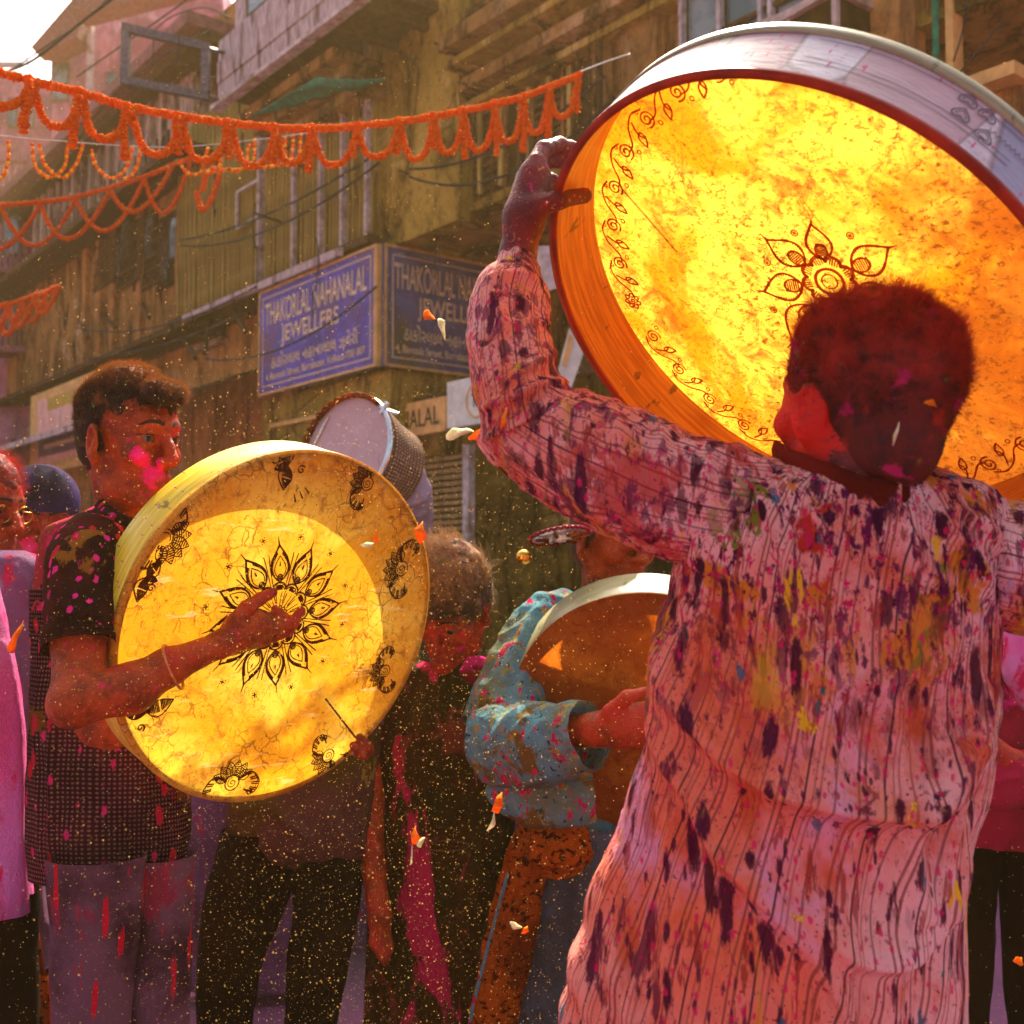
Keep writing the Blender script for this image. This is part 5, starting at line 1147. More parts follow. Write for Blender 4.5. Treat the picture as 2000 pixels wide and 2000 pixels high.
# left hand gripping the hoop
pal = at(1024, 425, r0 - .004); kn = at(1044, 345, r0 + .004)
chain(S, [wr, pal, kn], [.0215, .0250, .0215], .012); S.cone(at(1030, 420, r0 - .012), at(1030, 350, r0 + .03), .018, .016, .012)
finger(S, [at(1048, 318, r0 + .002), at(1062, 292, r0 + .02), at(1092, 283, r0 + .045), at(1135, 292, r0 + .085)], [.0125, .0105, .0095, .0085])
finger(S, [at(1040, 345, r0 + .012), at(1056, 318, r0 + .035), at(1085, 312, r0 + .065), at(1128, 326, r0 + .10)], [.0125, .0105, .0095, .0085])
finger(S, [at(1032, 378, r0 + .02), at(1046, 352, r0 + .05), at(1075, 352, r0 + .08), at(1115, 365, r0 + .11)], [.012, .010, .009, .008])
finger(S, [at(1024, 405, r0 + .022), at(1036, 388, r0 + .05), at(1062, 392, r0 + .075), at(1095, 402, r0 + .10)], [.011, .009, .008, .0075])
chain(S, [at(1018, 440, r0 - .014), at(1050, 404, r0 - .022), at(1092, 390, r0 - .020), at(1142, 382, r0 + .004)], [.0155, .0125, .0106, .0098], .009)
V, Q = S.mesh(); obj('body', V, Q, M['skin_wine'], mp, attrs=HM.attrs(V, [(HM.p(-.06, .03, -.03), .085)]))  # cheek spot paints red translucent light through the powder attribute
HM.eyes(mp)
# right hand on the far side of the hoop, outside the frame
hair(mp, HM, M['hair_red'], 34000, .0115, .0042, top=.009, side=.008, hairline=.045, nape=-.115, comb=(0, -.25, .1), dye_rim=lambda q: .28 + .70 * np.clip((q[:, 2] + .0) / .09, 0, 1), back=.004, rad=.00024, low=.050, lowz=-.020, fringe=[((.035, -.05, .085), (.055, -.03, .045), .034, .030), ((-.04, .0, .085), (-.04, -.03, .06), .040, .038)])

FK = [([(1310, 1230), (1345, 1360), (1420, 1465), (1500, 1532), (1610, 1572), (1720, 1590), (1800, 1570), (1850, 1520), (1880, 1450)], .020, 70, 22),
      ([(1300, 1170), (1304, 1330), (1318, 1452), (1362, 1545), (1414, 1659), (1466, 1726), (1543, 1814), (1600, 1895), (1650, 2010)], .019, 50, 18),
      ([(1935, 1330), (1880, 1430), (1815, 1520), (1775, 1590), (1762, 1680), (1790, 1800)], .013, 26, 34),
      ([(1560, 1760), (1640, 1860), (1720, 1880), (1790, 1840), (1850, 1720), (1885, 1560)], .016, 60, 16),
      ([(1480, 1180), (1540, 1270), (1620, 1320), (1720, 1330), (1830, 1290), (1900, 1180)], .007, 50, 26),
      ([(1330, 1160), (1400, 1260), (1440, 1330), (1500, 1380)], .009, 30, 14),
      ([(1300, 1260), (1285, 1480), (1250, 1640), (1215, 1800), (1192, 2010)], .006, 16, 10),
      ([(1278, 1400), (1240, 1600), (1190, 1780), (1150, 1900), (1140, 1990)], .005, 14, 12),
      ([(1345, 1420), (1330, 1560), (1300, 1700), (1260, 1850), (1240, 2010)], .005, 12, 10),
      ([(1905, 1250), (1890, 1400), (1850, 1560), (1820, 1680), (1825, 1800)], .008, 14, 14),
      ([(1470, 915), (1500, 990), (1530, 1080), (1560, 1200)], .010, 20, 14), ([(1545, 920), (1590, 1000), (1640, 1100)], .007, 16, 14), ([(1420, 935), (1390, 1020), (1350, 1110)], .010, 20, 16),
      ([(1800, 985), (1850, 1040), (1900, 1110), (1940, 1200)], .010, 18, 16), ([(1760, 990), (1790, 1080), (1850, 1180)], .007, 18, 16), ([(1850, 985), (1910, 1020), (1955, 1080)], .009, 14, 14), ([(1660, 985), (1665, 1080), (1680, 1180)], .006, 16, 14)]
def dk(V, U, W):
    Q = px(V.reshape(-1, 3)).reshape(V.shape[0], V.shape[1], 2); h = folds(V, FK[:4]) * 1.5 + folds(V, FK[4:]) * 1.35
    g = fbm(np.stack([Q[..., 0] / 26 + (Q[..., 1] - 1000) * .004, Q[..., 1] / 170, 0 * Q[..., 0]], -1), 4, 3) - .5
    top = np.clip(1 - (Q[..., 1] - 930) / 260, 0, 1) * np.clip((Q[..., 1] - 915) / 30, 0, 1); h += g * (.006 + .012 * top)
    lf = np.clip((1330 - Q[..., 0]) / 60, 0, 1) * np.clip((Q[..., 1] - 1200) / 150, 0, 1); h += (np.abs(np.sin(Q[..., 0] / 13 + Q[..., 1] * .018)) - .5) * .005 * lf
    h += .007 * np.abs(np.sin(Q[..., 0] / 31 + fbm(V * 4, 88, 2) * 9)) ** 1.5 * np.clip((Q[..., 1] - 1150) / 300, 0, 1)
    h += (1 - np.abs(2 * fbm(V * np.array([12, 12, 4]), 12, 3) - 1) ** .7) * .009 - .007 + (fbm(V * np.array([40, 40, 14]), 13, 3) - .5) * .006
    return h
KS = []
for (y, xl, xr, D, df) in ((898, 1560, 1785, 1.215, .85), (925, 1470, 1850, 1.212, .62), (962, 1392, 1935, 1.21, .55), (1030, 1345, 1968, 1.21, .55), (1110, 1312, 1964, 1.215, .58), (1200, 1300, 1952, 1.22, .60), (1350, 1282, 1938, 1.22, .60),
                           (1500, 1250, 1914, 1.22, .58), (1650, 1200, 1888, 1.22, .56), (1800, 1145, 1874, 1.22, .54), (1900, 1116, 1870, 1.22, .53), (2000, 1098, 1867, 1.22, .52), (2250, 1080, 1880, 1.22, .5), (2600, 1060, 1900, 1.22, .48)):
    KS.append(((xl + xr) / 2, y, D, (xr - xl) / 2, df))
ko = cloth_tube('kurta', KS, M['kurta'], mp, 420, 560, dk, ex=2.25, vertical=True)
def dsl(seed, FLs, amp=.008):
    def f(V, U, W):
        h = folds(V, FLs); n_ = fbm(np.stack([U * 9, W * 9, 0 * U], -1), seed, 3); return h + (1 - np.abs(2 * n_ - 1)) * amp * 1.2 - amp * .8 + (fbm(V * 45, seed + 3, 2) - .5) * .003
    return f
UP = [([(1062, 745), (1090, 850), (1130, 950), (1200, 1040)], .008, 24, 12), ([(1180, 790), (1210, 860), (1230, 960), (1290, 1050)], .010, 22, 16), ([(1290, 840), (1290, 900), (1320, 980)], .010, 24, 16), ([(1395, 880), (1370, 940), (1340, 1010)], .009, 18, 12), ([(1130, 765), (1150, 850), (1180, 900)], .006, 18, 14), ([(960, 860), (1080, 940), (1200, 1010), (1310, 1030)], .006, 26, 20)]
cloth_tube('sleeve', [(1600, 985, 1.235, 70, .7), (1520, 990, 1.215, 96, .8), (1420, 988, 1.20, 120, .8), (1310, 962, 1.205, 124, .7), (1200, 915, 1.22, 122, .72), (1100, 870, eD - .025, 112, .75), (1030, 830, eD - .01, 98, .8), (990, 800, eD, 84, .8)], M['kurta_sleeve'], ko, 150, 190, dsl(41, UP), ex=2.1)
dz = lambda y: eD - .005 + (r0 - eD) * (800 - y) / 295
FA = [([(935, 800), (990, 785), (1050, 760), (1100, 745)], .012, 16, 9), ([(945, 860), (1010, 830), (1080, 775), (1110, 760)], .016, 18, 10), ([(950, 700), (985, 640), (960, 560), (985, 530)], .008, 12, 10), ([(960, 560), (1010, 540), (1055, 570), (1066, 640)], .009, 14, 10), ([(985, 760), (1040, 720), (1085, 690)], .008, 16, 12), ([(925, 640), (945, 700), (950, 780)], .006, 12, 16)]
cloth_tube('sleeve', [(1046, 862, eD - .01, 60, .7), (1022, 835, eD - .012, 78, .75), (1012, 790, eD - .01, 82, .78), (1004, 735, dz(735), 80, .9), (997, 680, dz(680), 80, .95), (990, 625, dz(625), 75, 1.), (994, 575, dz(575), 66, 1.), (1006, 540, dz(540), 50, 1.), (1011, 512, dz(512), 40, 1.)], M['kurta_sleeve'], ko, 130, 180, dsl(51, FA, .006), ex=2.1)
cloth_tube('sleeve', [(1730, 1065, 1.24, 74, .7), (1830, 1078, 1.215, 104, .8), (1930, 1092, 1.20, 116, .8), (2010, 1110, 1.20, 128, .75), (2100, 1112, 1.22, 120, .8), (2200, 1080, 1.26, 108, .85), (2262, 980, 1.30, 86, .75), (2280, 860, 1.34, 70, .8), (2288, 760, 1.37, 46, .85)], M['kurta_sleeve'], ko, 120, 140, dsl(61, [([(1950, 1010), (1965, 1090), (1960, 1190)], .008, 14, 14)]), ex=2.1)
# collar band
ca, cb = at(1520, 893, 1.215), at(1806, 974, 1.215); cc = (ca + cb) / 2; ax = (cb - ca) / 2; V = []
th = np.linspace(0, 2 * np.pi, 120, endpoint=False)
for (ro, zo) in ((1.0, -.006), (1.04, .008), (1.06, .024), (1.03, .034), (.95, .032), (.90, .012), (.93, -.004)):
    for t in th: V.append(cc + ro * (math.cos(t) * ax + math.sin(t) * np.array([0, .088, .006])) + np.array([0, 0, zo - .016 - .020 * (math.sin(t) < 0) * math.sin(-t)]))
V = np.array(V); V += ((fbm(V * 60, 7, 2) - .5) * .005)[:, None] * np.array([.3, -1, .5])
obj('collar', V, grid_faces(7, 120), cloth('wine_red_collar_band', (.22, .012, .008), (.10, .006, .004)), ko)
leg_tubes(mp, M['darktrouser'], [[(1480, 2450, 1.22, 170, .9), (1470, 2900, 1.22, 130, .9), (1465, 3500, 1.22, 100, .9)], [(1800, 2450, 1.22, 150, .9), (1800, 2900, 1.22, 130, .9), (1800, 3500, 1.22, 100, .9)]])
shoes(mp, [(.245, 1.2), (.435, 1.2)])

# ---------- the boy with the yellow drum
bp = thing('person', (at(230, 1200, 1.97)[0], 1.97, 0), 'boy in a dark dotted polo with magenta smeared cheek, playing the yellow drum', 'person')
HB = Head(at(252, 864, 2.0), (.895, -.445, -.09), (-.05, -.02, 1), .955, 1.10)
S = SDF(at(20, 1560, 1.85) - [0, .32, 0], at(770, 660, 2.0) + [0, .45, 0], .0034)
HB.add(S, True); S.cone(HB.p(0, -.03, -.045), at(262, 1050, 2.06), .046, .056, .025); S.cone(HB.p(0, .012, -.085), at(285, 1010, 2.03), .026, .036, .02)
S.cone(at(255, 1080, 2.12), at(240, 1400, 2.12), .08, .10, .03); S.cone(at(250, 1060, 2.06), at(165, 1080, 1.9), .05, .045, .03)
elb = at(148, 1368, DPL(215, 1380, -.075)); wrb = at(432, 1258, DPL(432, 1258, -.050))
chain(S, [at(165, 1080, 1.88), at(156, 1250, 1.80), elb], [.043, .041, .037], .02); S.ell(at(136, 1380, DPL(215, 1380, -.08)), (.030, .034, .030), None, .02)
chain(S, [elb, at(255, 1345, DPL(255, 1345, -.062)), at(330, 1302, DPL(330, 1302, -.055)), wrb], [.037, .0385, .0290, .0205], .015)
o_ = lambda x, y, off: at(x, y, DPL(x, y, off))
chain(S, [wrb, o_(468, 1238, -.042), o_(505, 1222, -.034)], [.0225, .0285, .0240], .012); S.cone(o_(465, 1252, -.036), o_(512, 1246, -.030), .019, .017, .012); S.cone(o_(462, 1222, -.042), o_(492, 1205, -.036), .020, .015, .012)
finger(S, [o_(463, 1212, -.046), o_(482, 1188, -.045), o_(508, 1170, -.040), o_(532, 1157, -.034)], [.0160, .0128, .0106, .0088])
finger(S, [o_(505, 1236, -.034), o_(540, 1226, -.032), o_(572, 1216, -.026), o_(588, 1192, -.016)], [.0120, .0104, .0096, .0076])
finger(S, [o_(505, 1248, -.022), o_(535, 1243, -.020), o_(562, 1234, -.016), o_(578, 1216, -.010)], [.0115, .0098, .0088, .0074])
finger(S, [o_(502, 1222, -.026), o_(533, 1216, -.022), o_(556, 1208, -.016), o_(538, 1190, -.010)], [.0112, .0098, .0088, .0078])
finger(S, [o_(495, 1212, -.022), o_(516, 1212, -.018), o_(524, 1206, -.014), o_(506, 1196, -.009)], [.0105, .0090, .0082, .0074])
# left arm behind the drum, fingers over its lower edge
bh = lambda x, y, off: at(x, y, DPL(x, y, off))
chain(S, [at(290, 1080, 2.16), at(330, 1200, 2.24), at(410, 1500, 2.32), bh(655, 1500, .14), bh(706, 1484, .06)], [.045, .042, .036, .026, .024], .02)
for (tx, ty, bx_, by_) in ((702, 1440, 722, 1468), (690, 1456, 712, 1484)):
    finger(S, [bh(bx_, by_, .03), bh((tx + bx_) / 2 + 5, (ty + by_) / 2 + 3, -.022), bh(tx, ty, -.011)], [.0105, .0095, .0078])
V, Q = S.mesh(); ab = HB.attrs(V, [(at(288, 905, 1.92), .034), (at(298, 930, 1.93), .032), (at(272, 890, 1.92), .020), (at(345, 815, 1.94), .010), (at(328, 812, 1.93), .010)])
obj('body', V, Q, M['skin'], bp, attrs=ab); HB.eyes(bp, (.35, 1, -.02))
hair(bp, HB, M['hair'], tuftk=.016, ncurl=32000, L=.0100, h=.0034, top=.006, side=.002, hairline=.062, nape=-.05, comb=(0, .7, .25), fringe=[((-.04, .072, .090), (.035, .085, .086), .018, .020), ((-.01, .100, .080), (.030, .104, .074), .017, .013)], rad=.00026, dye_rim=lambda q: np.clip((q[:, 2] - .085) / .05, 0, 1))  # crown mask paints the golden rim light into the hair
yk = [(262, 985, 2.07, 62, 1.0), (255, 1005, 2.08, 100, .8), (232, 1035, 2.10, 140, .62), (222, 1090, 2.12, 148, .6), (216, 1190, 2.12, 148, .6)]
sh_ = cloth_tube('polo_shirt', [(214, 1150, 2.13, 146, .58), (214, 1250, 2.13, 150, .58), (214, 1400, 2.12, 154, .56), (212, 1560, 2.10, 155, .56), (212, 1640, 2.10, 156, .56), (212, 1712, 2.10, 152, .56)], M['tshirt'], bp, 160, 160, vertical=True, ex=2.3,
    disp=lambda V, U, W: folds(V, [([(112, 1330), (104, 1450), (102, 1600), (98, 1700)], .012, 10, 10), ([(75, 1300), (72, 1500), (78, 1700)], .008, 8, 8), ([(250, 1500), (300, 1600), (330, 1700)], .008, 20, 14)]) + (fbm(V * np.array([14, 14, 8]), 77, 3) - .5) * .02)
cloth_tube('shirt_yoke', yk, M['tshoulder'], sh_, 120, 80, vertical=True, ex=2.2, disp=lambda V, U, W: (fbm(V * 20, 78, 3) - .5) * .012)
cloth_tube('sleeve', [(205, 1040, 1.95, 40, .8), (185, 1050, 1.92, 66, .8), (168, 1085, 1.87, 76, .8), (160, 1150, 1.83, 73, .82), (157, 1210, 1.80, 70, .85), (156, 1238, 1.79, 68, .85)], M['tshirt_sleeve'], sh_, 110, 110,
    lambda V, U, W: folds(V, [([(95, 1215), (150, 1200), (225, 1212)], .006, 8, 6), ([(110, 1180), (150, 1190), (200, 1175)], .005, 8, 8), ([(120, 1060), (108, 1120), (112, 1200)], .006, 8, 10)]) + (fbm(V * 26, 79, 3) - .5) * .010)
cloth_tube('sleeve_cuff', [(156, 1224, 1.79, 69, .88), (155, 1236, 1.788, 72, .88), (154, 1250, 1.785, 72.5, .88), (154, 1264, 1.78, 71, .88)], M['tshirt_sleeve'], sh_, 90, 20, lambda V, U, W: (fbm(V * 30, 80, 2) - .5) * .004)
cloth_tube('sleeve', [(285, 1060, 2.14, 50, .8), (315, 1140, 2.20, 58, .8), (345, 1250, 2.25, 56, .8)], M['tshirt_sleeve'], sh_, 50, 40)
# collar
cp = [at(*p) for p in [(200, 985, 1.99), (225, 1008, 1.93), (262, 1025, 1.92), (292, 1012, 1.95), (310, 985, 2.0), (300, 955, 2.08), (262, 940, 2.10), (222, 952, 2.06)]]
C8 = cr(cp + cp[:1], 90)[:-1]; V = []
for (z, o2) in ((0, .0), (-.012, .012), (-.028, .018), (-.030, .014), (-.010, .004)):
    for p in C8: d = p - at(262, 985, 2.0); d = nrm([d[0], d[1], 0]); V.append(p + d * o2 + FZ * (z + .012))
obj('collar', V, grid_faces(5, len(C8)), M['tshirt_sleeve'], sh_)
leg_tubes(bp, M['trouser'], [[(186, 1670, 2.0, 96, .8), (188, 1800, 2.0, 88, .85), (178, 2000, 2.0, 76, .9), (170, 2500, 2.0, 62, .9)], [(312, 1670, 2.06, 66, .9), (318, 1800, 2.06, 58, .9), (310, 2000, 2.06, 62, .9), (300, 2500, 2.06, 55, .9)]])
shoes(bp, [(-.75, 1.97), (-.62, 2.05)])
# bangle and red thread
def band(root, x, y, D, nx, ny, rad, thick, mat, name, tilt=.3):
    a = nrm(RT * nx - UPV * ny); b = nrm(np.cross(a, FW)); c = at(x, y, D); f2 = nrm(np.cross(a, b))
    P = [c + rad * .93 * (math.cos(t) * b + math.sin(t) * f2) + a * tilt * rad * math.sin(t) for t in np.linspace(0, 2 * math.pi, 50)]; return MB().tube(P, thick, 8).build(name, mat, root, True)
bgl = band(None, 338, 1303, DPL(338, 1303, -.056), 1, -.42, .0405, .0026, M['bangle'], 'bangle', .12); tag(bgl, 'dull orange bangle on the boy\'s forearm in front of the yellow drum', 'bangle')
rdt = band(None, 427, 1262, DPL(427, 1262, -.050), 1, -.42, .0245, .0014, M['red'], 'wrist_thread', .2); tag(rdt, 'thin red thread tied round the boy\'s wrist', 'thread')

# ---------- others in the crowd
def figure(label, base, head=None, body=(), mat_skin='skin_dark', hairk=None, limbs=(), h=.006, powder=(), eyes=False):
    r = thing('person', base, label, 'person'); pts = []
    if head is not None: pts += [head.c - .16 * head.k, head.c + .19 * head.k]
    for L, R_ in limbs: pts += [np.asarray(p) - q - .02 for p, q in zip(L, R_)] + [np.asarray(p) + q + .02 for p, q in zip(L, R_)]
    lo = np.min(pts, 0); hi = np.max(pts, 0); S = SDF(lo, hi, h)
    if head is not None: head.add(S, True)
    for L, R_ in limbs: chain(S, L, R_, .014)
    V, Q = S.mesh(); at_ = head.attrs(V, powder) if head is not None else dict(lip=np.zeros(len(V)), brow=np.zeros(len(V)), powder=np.zeros(len(V)))
    obj('body', V, Q, M[mat_skin], r, attrs=at_)
    if head is not None and eyes: head.eyes(r)
    if head is not None and hairk is not None: hair(r, head, **hairk)
    return r
def garment(root, name, st, mat, seed, amp=.022, nu=90, nv=110, FL=(), vertical=True, ex=2.2, sc=(12, 12, 7)):
    return cloth_tube(name, st, M[mat], root, nu, nv, vertical=vertical, ex=ex, disp=lambda V, U, W: folds(V, FL) + (1 - np.abs(2 * fbm(V * np.array(sc), seed, 3) - 1)) * amp - amp * .6)
def torso(rows): return [((xl + xr) / 2, y, D, (xr - xl) / 2, df) for (y, xl, xr, D, df) in rows]

# player in the teal kurta
HT = Head(at(1196, 1062, 2.62), (.55, -.83, -.10), (.05, 0, 1), 1.06)
tp = figure('player in a teal kurta and mirrored hat hugging a brown drum behind the raised sleeve', (at(1150, 1300, 2.6)[0], 2.62, 0), HT, mat_skin='skin_dark', eyes=True, powder=[(HT.p(-.03, .07, -.05), .03)],
    hairk=dict(mat=M['hair_far'], ncurl=3000, L=.02, h=.006, top=.012, side=.006, hairline=.06, nape=-.07),
    limbs=[([HT.p(0, -.02, -.05), at(1190, 1210, 2.64), at(1180, 1400, 2.66)], [.055, .06, .10]), ([at(1080, 1230, 2.6), at(955, 1435, 2.42), at(1165, 1425, 2.20)], [.045, .042, .032]),
           ([at(1160, 1425, 2.20), at(1215, 1418, 2.19), at(1262, 1412, 2.20)], [.032, .040, .032]), ([at(1250, 1385, 2.19), at(1310, 1372, 2.20), at(1345, 1385, 2.22)], [.014, .0125, .011]), ([at(1255, 1405, 2.18), at(1318, 1398, 2.19), at(1352, 1412, 2.21)], [.014, .0125, .011]),
           ([at(1255, 1428, 2.18), at(1312, 1428, 2.19), at(1345, 1440, 2.21)], [.014, .012, .011]), ([at(1240, 1450, 2.19), at(1295, 1458, 2.19), at(1325, 1465, 2.21)], [.013, .011, .010]), ([at(1190, 1390, 2.17), at(1225, 1362, 2.16), at(1262, 1350, 2.17)], [.015, .012, .010])])
tk = garment(tp, 'kurta', torso(((1165, 1120, 1300, 2.66, .9), (1190, 1050, 1400, 2.66, .6), (1260, 1025, 1440, 2.66, .6), (1400, 1020, 1440, 2.68, .55), (1560, 1010, 1430, 2.68, .55), (1640, 1000, 1440, 2.68, .55))), 'teal', 90, .02)
cloth_tube('sleeve', [(1120, 1210, 2.62, 50, .8), (1078, 1222, 2.58, 66, .8), (1030, 1285, 2.52, 66, .85), (990, 1370, 2.46, 68, .9), (966, 1430, 2.42, 64, .9)], M['teal'], tk, 100, 100, lambda V, U, W: folds(V, [([(1060, 1180), (1010, 1260), (980, 1340)], .010, 10, 10), ([(930, 1370), (990, 1380), (1040, 1385)], .014, 14, 10), ([(930, 1420), (980, 1400), (1020, 1398)], .012, 12, 8)]) + (1 - np.abs(2 * fbm(V * 17, 91, 3) - 1)) * .022 - .014)
cloth_tube('sleeve', [(945, 1455, 2.42, 56, .9), (966, 1452, 2.40, 76, .9), (1010, 1455, 2.35, 82, .85), (1070, 1452, 2.29, 76, .85), (1120, 1440, 2.24, 68, .85), (1152, 1435, 2.21, 62, .85)], M['teal'], tk, 100, 100, lambda V, U, W: folds(V, [([(945, 1470), (990, 1420), (1020, 1395)], .014, 10, 8), ([(975, 1490), (1010, 1440), (1040, 1400)], .012, 10, 8), ([(1010, 1490), (1040, 1440), (1065, 1405)], .010, 9, 8)]) + (1 - np.abs(2 * fbm(V * 17, 92, 3) - 1)) * .022 - .014)
garment(tk, 'lower_sleeve_fold', [(960, 1530, 2.40, 26, .9), (1010, 1552, 2.38, 44, .9), (1080, 1565, 2.36, 52, .9), (1160, 1560, 2.36, 44, .9)], 'teal', 93, .02, 50, 60, vertical=False)
garment(tp, 'skirt', torso(((1600, 1040, 1330, 2.62, .7), (1700, 1030, 1340, 2.62, .65), (1850, 1010, 1330, 2.62, .6), (2000, 985, 1320, 2.62, .6), (2190, 960, 1330, 2.62, .6))), 'greyblue', 94, .03, FL=[([(1060, 1690), (1040, 1850), (1010, 2000)], .02, 20, 14), ([(1130, 1690), (1130, 1850), (1120, 2000)], .02, 20, 14)])
scf = thing('scarf', at(1080, 1660, 2.5), 'rust orange scarf knotted at the waist of the teal kurta, hanging to the bottom', 'scarf')
garment(scf, 'knot', [(1088, 1600, 2.47, 26, .9), (1090, 1625, 2.46, 50, .8), (1092, 1668, 2.45, 58, .8), (1090, 1700, 2.46, 36, .8), (1092, 1716, 2.47, 12, .8)], 'scarf', 95, .03, 70, 60, FL=[([(1055, 1620), (1050, 1670), (1080, 1700)], .012, 8, 8), ([(1080, 1630), (1078, 1665), (1100, 1690)], .010, 8, 8), ([(1115, 1630), (1125, 1665), (1115, 1690)], .010, 8, 8)], sc=(26, 26, 26))
garment(scf, 'tail', [(1062, 1600, 2.49, 20, .5), (1040, 1650, 2.49, 42, .4), (1018, 1740, 2.50, 44, .35), (990, 1850, 2.50, 46, .3), (968, 1960, 2.50, 44, .3), (945, 2060, 2.50, 40, .3)], 'scarf', 96, .02, 60, 110, vertical=False, FL=[([(1040, 1640), (1005, 1780), (970, 1950)], .012, 10, 8)])
MB().tube([at(x, y, 2.485) for x, y in [(1028, 1600), (1012, 1640), (985, 1730), (950, 1860), (925, 1960), (910, 2040)]], .004, 6).build('bright_edge', M['teal'], scf, True)
# hat with mirrored brim and hanging brass ball
ht = thing('mirrored_hat', at(1150, 1040, 2.55), 'silver brimmed round hat on the teal kurta player, mostly behind the sleeve', 'hat')
hc_ = at(1092, 1046, 2.52); hn = nrm([-.15, .22, .95]); ha = nrm(np.cross([0, 1.0, 0], hn)) ; hb = np.cross(hn, ha); V = []; nn = 72
for (r_, z) in ((.0, .0), (.03, -.002), (.05, -.004), (.060, -.003), (.066, -.001), (.066, .004), (.05, .004), (.03, .010)):
    for t in np.linspace(0, 2 * np.pi, nn, endpoint=False): V.append(hc_ + r_ * (math.cos(t) * ha + math.sin(t) * hb) + hn * z)
obj('brim', V, grid_faces(8, nn), M['mirror'], ht)
MB().tube([hc_ + .066 * (math.cos(t) * ha + math.sin(t) * hb) + hn * .002 * math.sin(t * 30) for t in np.linspace(0, 2 * np.pi, 120)], .004, 5).build('brim_trim', M['magenta'], ht, True)
for a in range(7): t = a * .9; MB().tube([hc_ + r_ * (math.cos(t) * ha + math.sin(t) * hb) - hn * .010 for r_ in (.028, .045, .060)], .004, 5).build('brim_ornament', M['scarf'], ht, True)
bc = at(1023, 1088, 2.58); gb = thing('brass_ball', bc, 'shiny brass ball hanging on a thread from the mirrored hat', 'ornament')
MB().ball(bc, .0178, 28, 18).build('ball', M['gold'], gb, True); MB().tube([bc + FZ * .017, at(1030, 1056, 2.585), at(1034, 1046, 2.59)], .0012, 5).build('thread', M['scarf'], gb, True)
MB().tube([bc + .0172 * np.array([math.cos(t), math.sin(t), .15]) for t in np.linspace(0, 2 * np.pi, 40)], .0012, 4).build('seam', M['gold'], gb, True)

# child with dusty brown hair between the drums
HC = Head(at(880, 1190, 2.62), (-.35, -.80, -.62), (-.10, -.6, 1), 1.08)
cpn = figure('child with dusty brown hair and bowed red face between the yellow and brown drums', (at(880, 1300, 2.65)[0], 2.65, 0), HC, mat_skin='skin_red', eyes=True, powder=[(HC.p(-.045, .06, -.05), .022)],
    hairk=dict(mat=M['hair_far'], ncurl=9000, L=.03, h=.005, top=.016, side=.010, hairline=.052, nape=-.07, comb=(.5, .35, .2), rad=.0004), limbs=[([HC.p(0, -.02, -.05), at(880, 1330, 2.68), at(880, 1500, 2.7)], [.05, .055, .09])])
ck = garment(cpn, 'shirt', torso(((1290, 830, 950, 2.68, .9), (1320, 775, 985, 2.68, .6), (1400, 745, 1005, 2.68, .6), (1600, 735, 1010, 2.68, .55), (1800, 725, 1015, 2.68, .55), (2000, 718, 1010, 2.68, .5), (2300, 710, 1020, 2.68, .5))), 'darkshirt', 97, .028, FL=[([(815, 1370), (850, 1500), (845, 1620)], .02, 20, 12), ([(780, 1560), (850, 1590), (930, 1570)], .014, 14, 10)])
garment(cpn, 'collar', [(905, 1295, 2.60, 16, .5), (930, 1310, 2.60, 30, .5), (958, 1328, 2.61, 22, .5), (975, 1345, 2.62, 8, .5)], 'magenta', 98, .008, 40, 30, vertical=False)
MB().tube([at(870 + 46 * math.cos(t), 1652 + 10 * math.sin(t), 2.50) for t in np.linspace(0, 2 * np.pi, 50)], .0016, 5).build('belt_ring', M['timber'], cpn, True)

# drummer hidden behind the yellow drum: lavender sleeve, brown shirt tail, dark trousers
hp_ = figure('person hidden behind the yellow drum, brown shirt tail and hanging forearm showing below it', (at(580, 1600, 2.5)[0], 2.52, 0), Head(at(600, 1040, 2.72), (.1, -1, 0), k=.95), mat_skin='skin_dark',
    hairk=dict(mat=M['hair'], ncurl=600, h=.008), limbs=[([at(600, 1110, 2.72), at(600, 1250, 2.72), at(600, 1500, 2.7)], [.05, .08, .10]),
          ([at(690, 1300, 2.66), at(722, 1560, 2.54), at(730, 1700, 2.48), at(742, 1790, 2.46)], [.036, .032, .024, .026]), ([at(742, 1790, 2.46), at(735, 1840, 2.45), at(748, 1872, 2.44)], [.024, .014, .010]), ([at(748, 1800, 2.47), at(756, 1850, 2.46), at(752, 1880, 2.46)], [.016, .012, .009])])
lp_ = figure('drummer in thin lavender cotton holding up the small pink skinned drum', (at(700, 1200, 3.8)[0], 3.85, 0), Head(at(700, 985, 3.95), (-.2, -1, 0), k=1.0), mat_skin='skin_dark',
    hairk=dict(mat=M['hair'], ncurl=600, h=.008), limbs=[([at(700, 1030, 3.95), at(700, 1150, 3.95), at(700, 1300, 3.95)], [.05, .09, .10]), ([at(760, 1110, 3.9), at(818, 1010, 3.8), at(775, 880, 3.66), at(760, 840, 3.6)], [.05, .042, .034, .036])])
lv = cloth_tube('raised_sleeve', [(740, 1130, 3.92, 46, .8), (790, 1080, 3.86, 48, .8), (810, 1010, 3.8, 36, .85), (800, 950, 3.74, 40, .85), (785, 895, 3.70, 34, .85), (770, 850, 3.64, 24, .9)], M['lavender'], lp_, 90, 100, lambda V, U, W: folds(V, [([(760, 1020), (800, 1010), (835, 1000)], .016, 7, 6), ([(765, 990), (800, 985), (832, 970)], .014, 7, 6), ([(790, 870), (800, 930), (830, 980)], .012, 8, 6)]) + (fbm(V * 18, 99, 3) - .5) * .022)
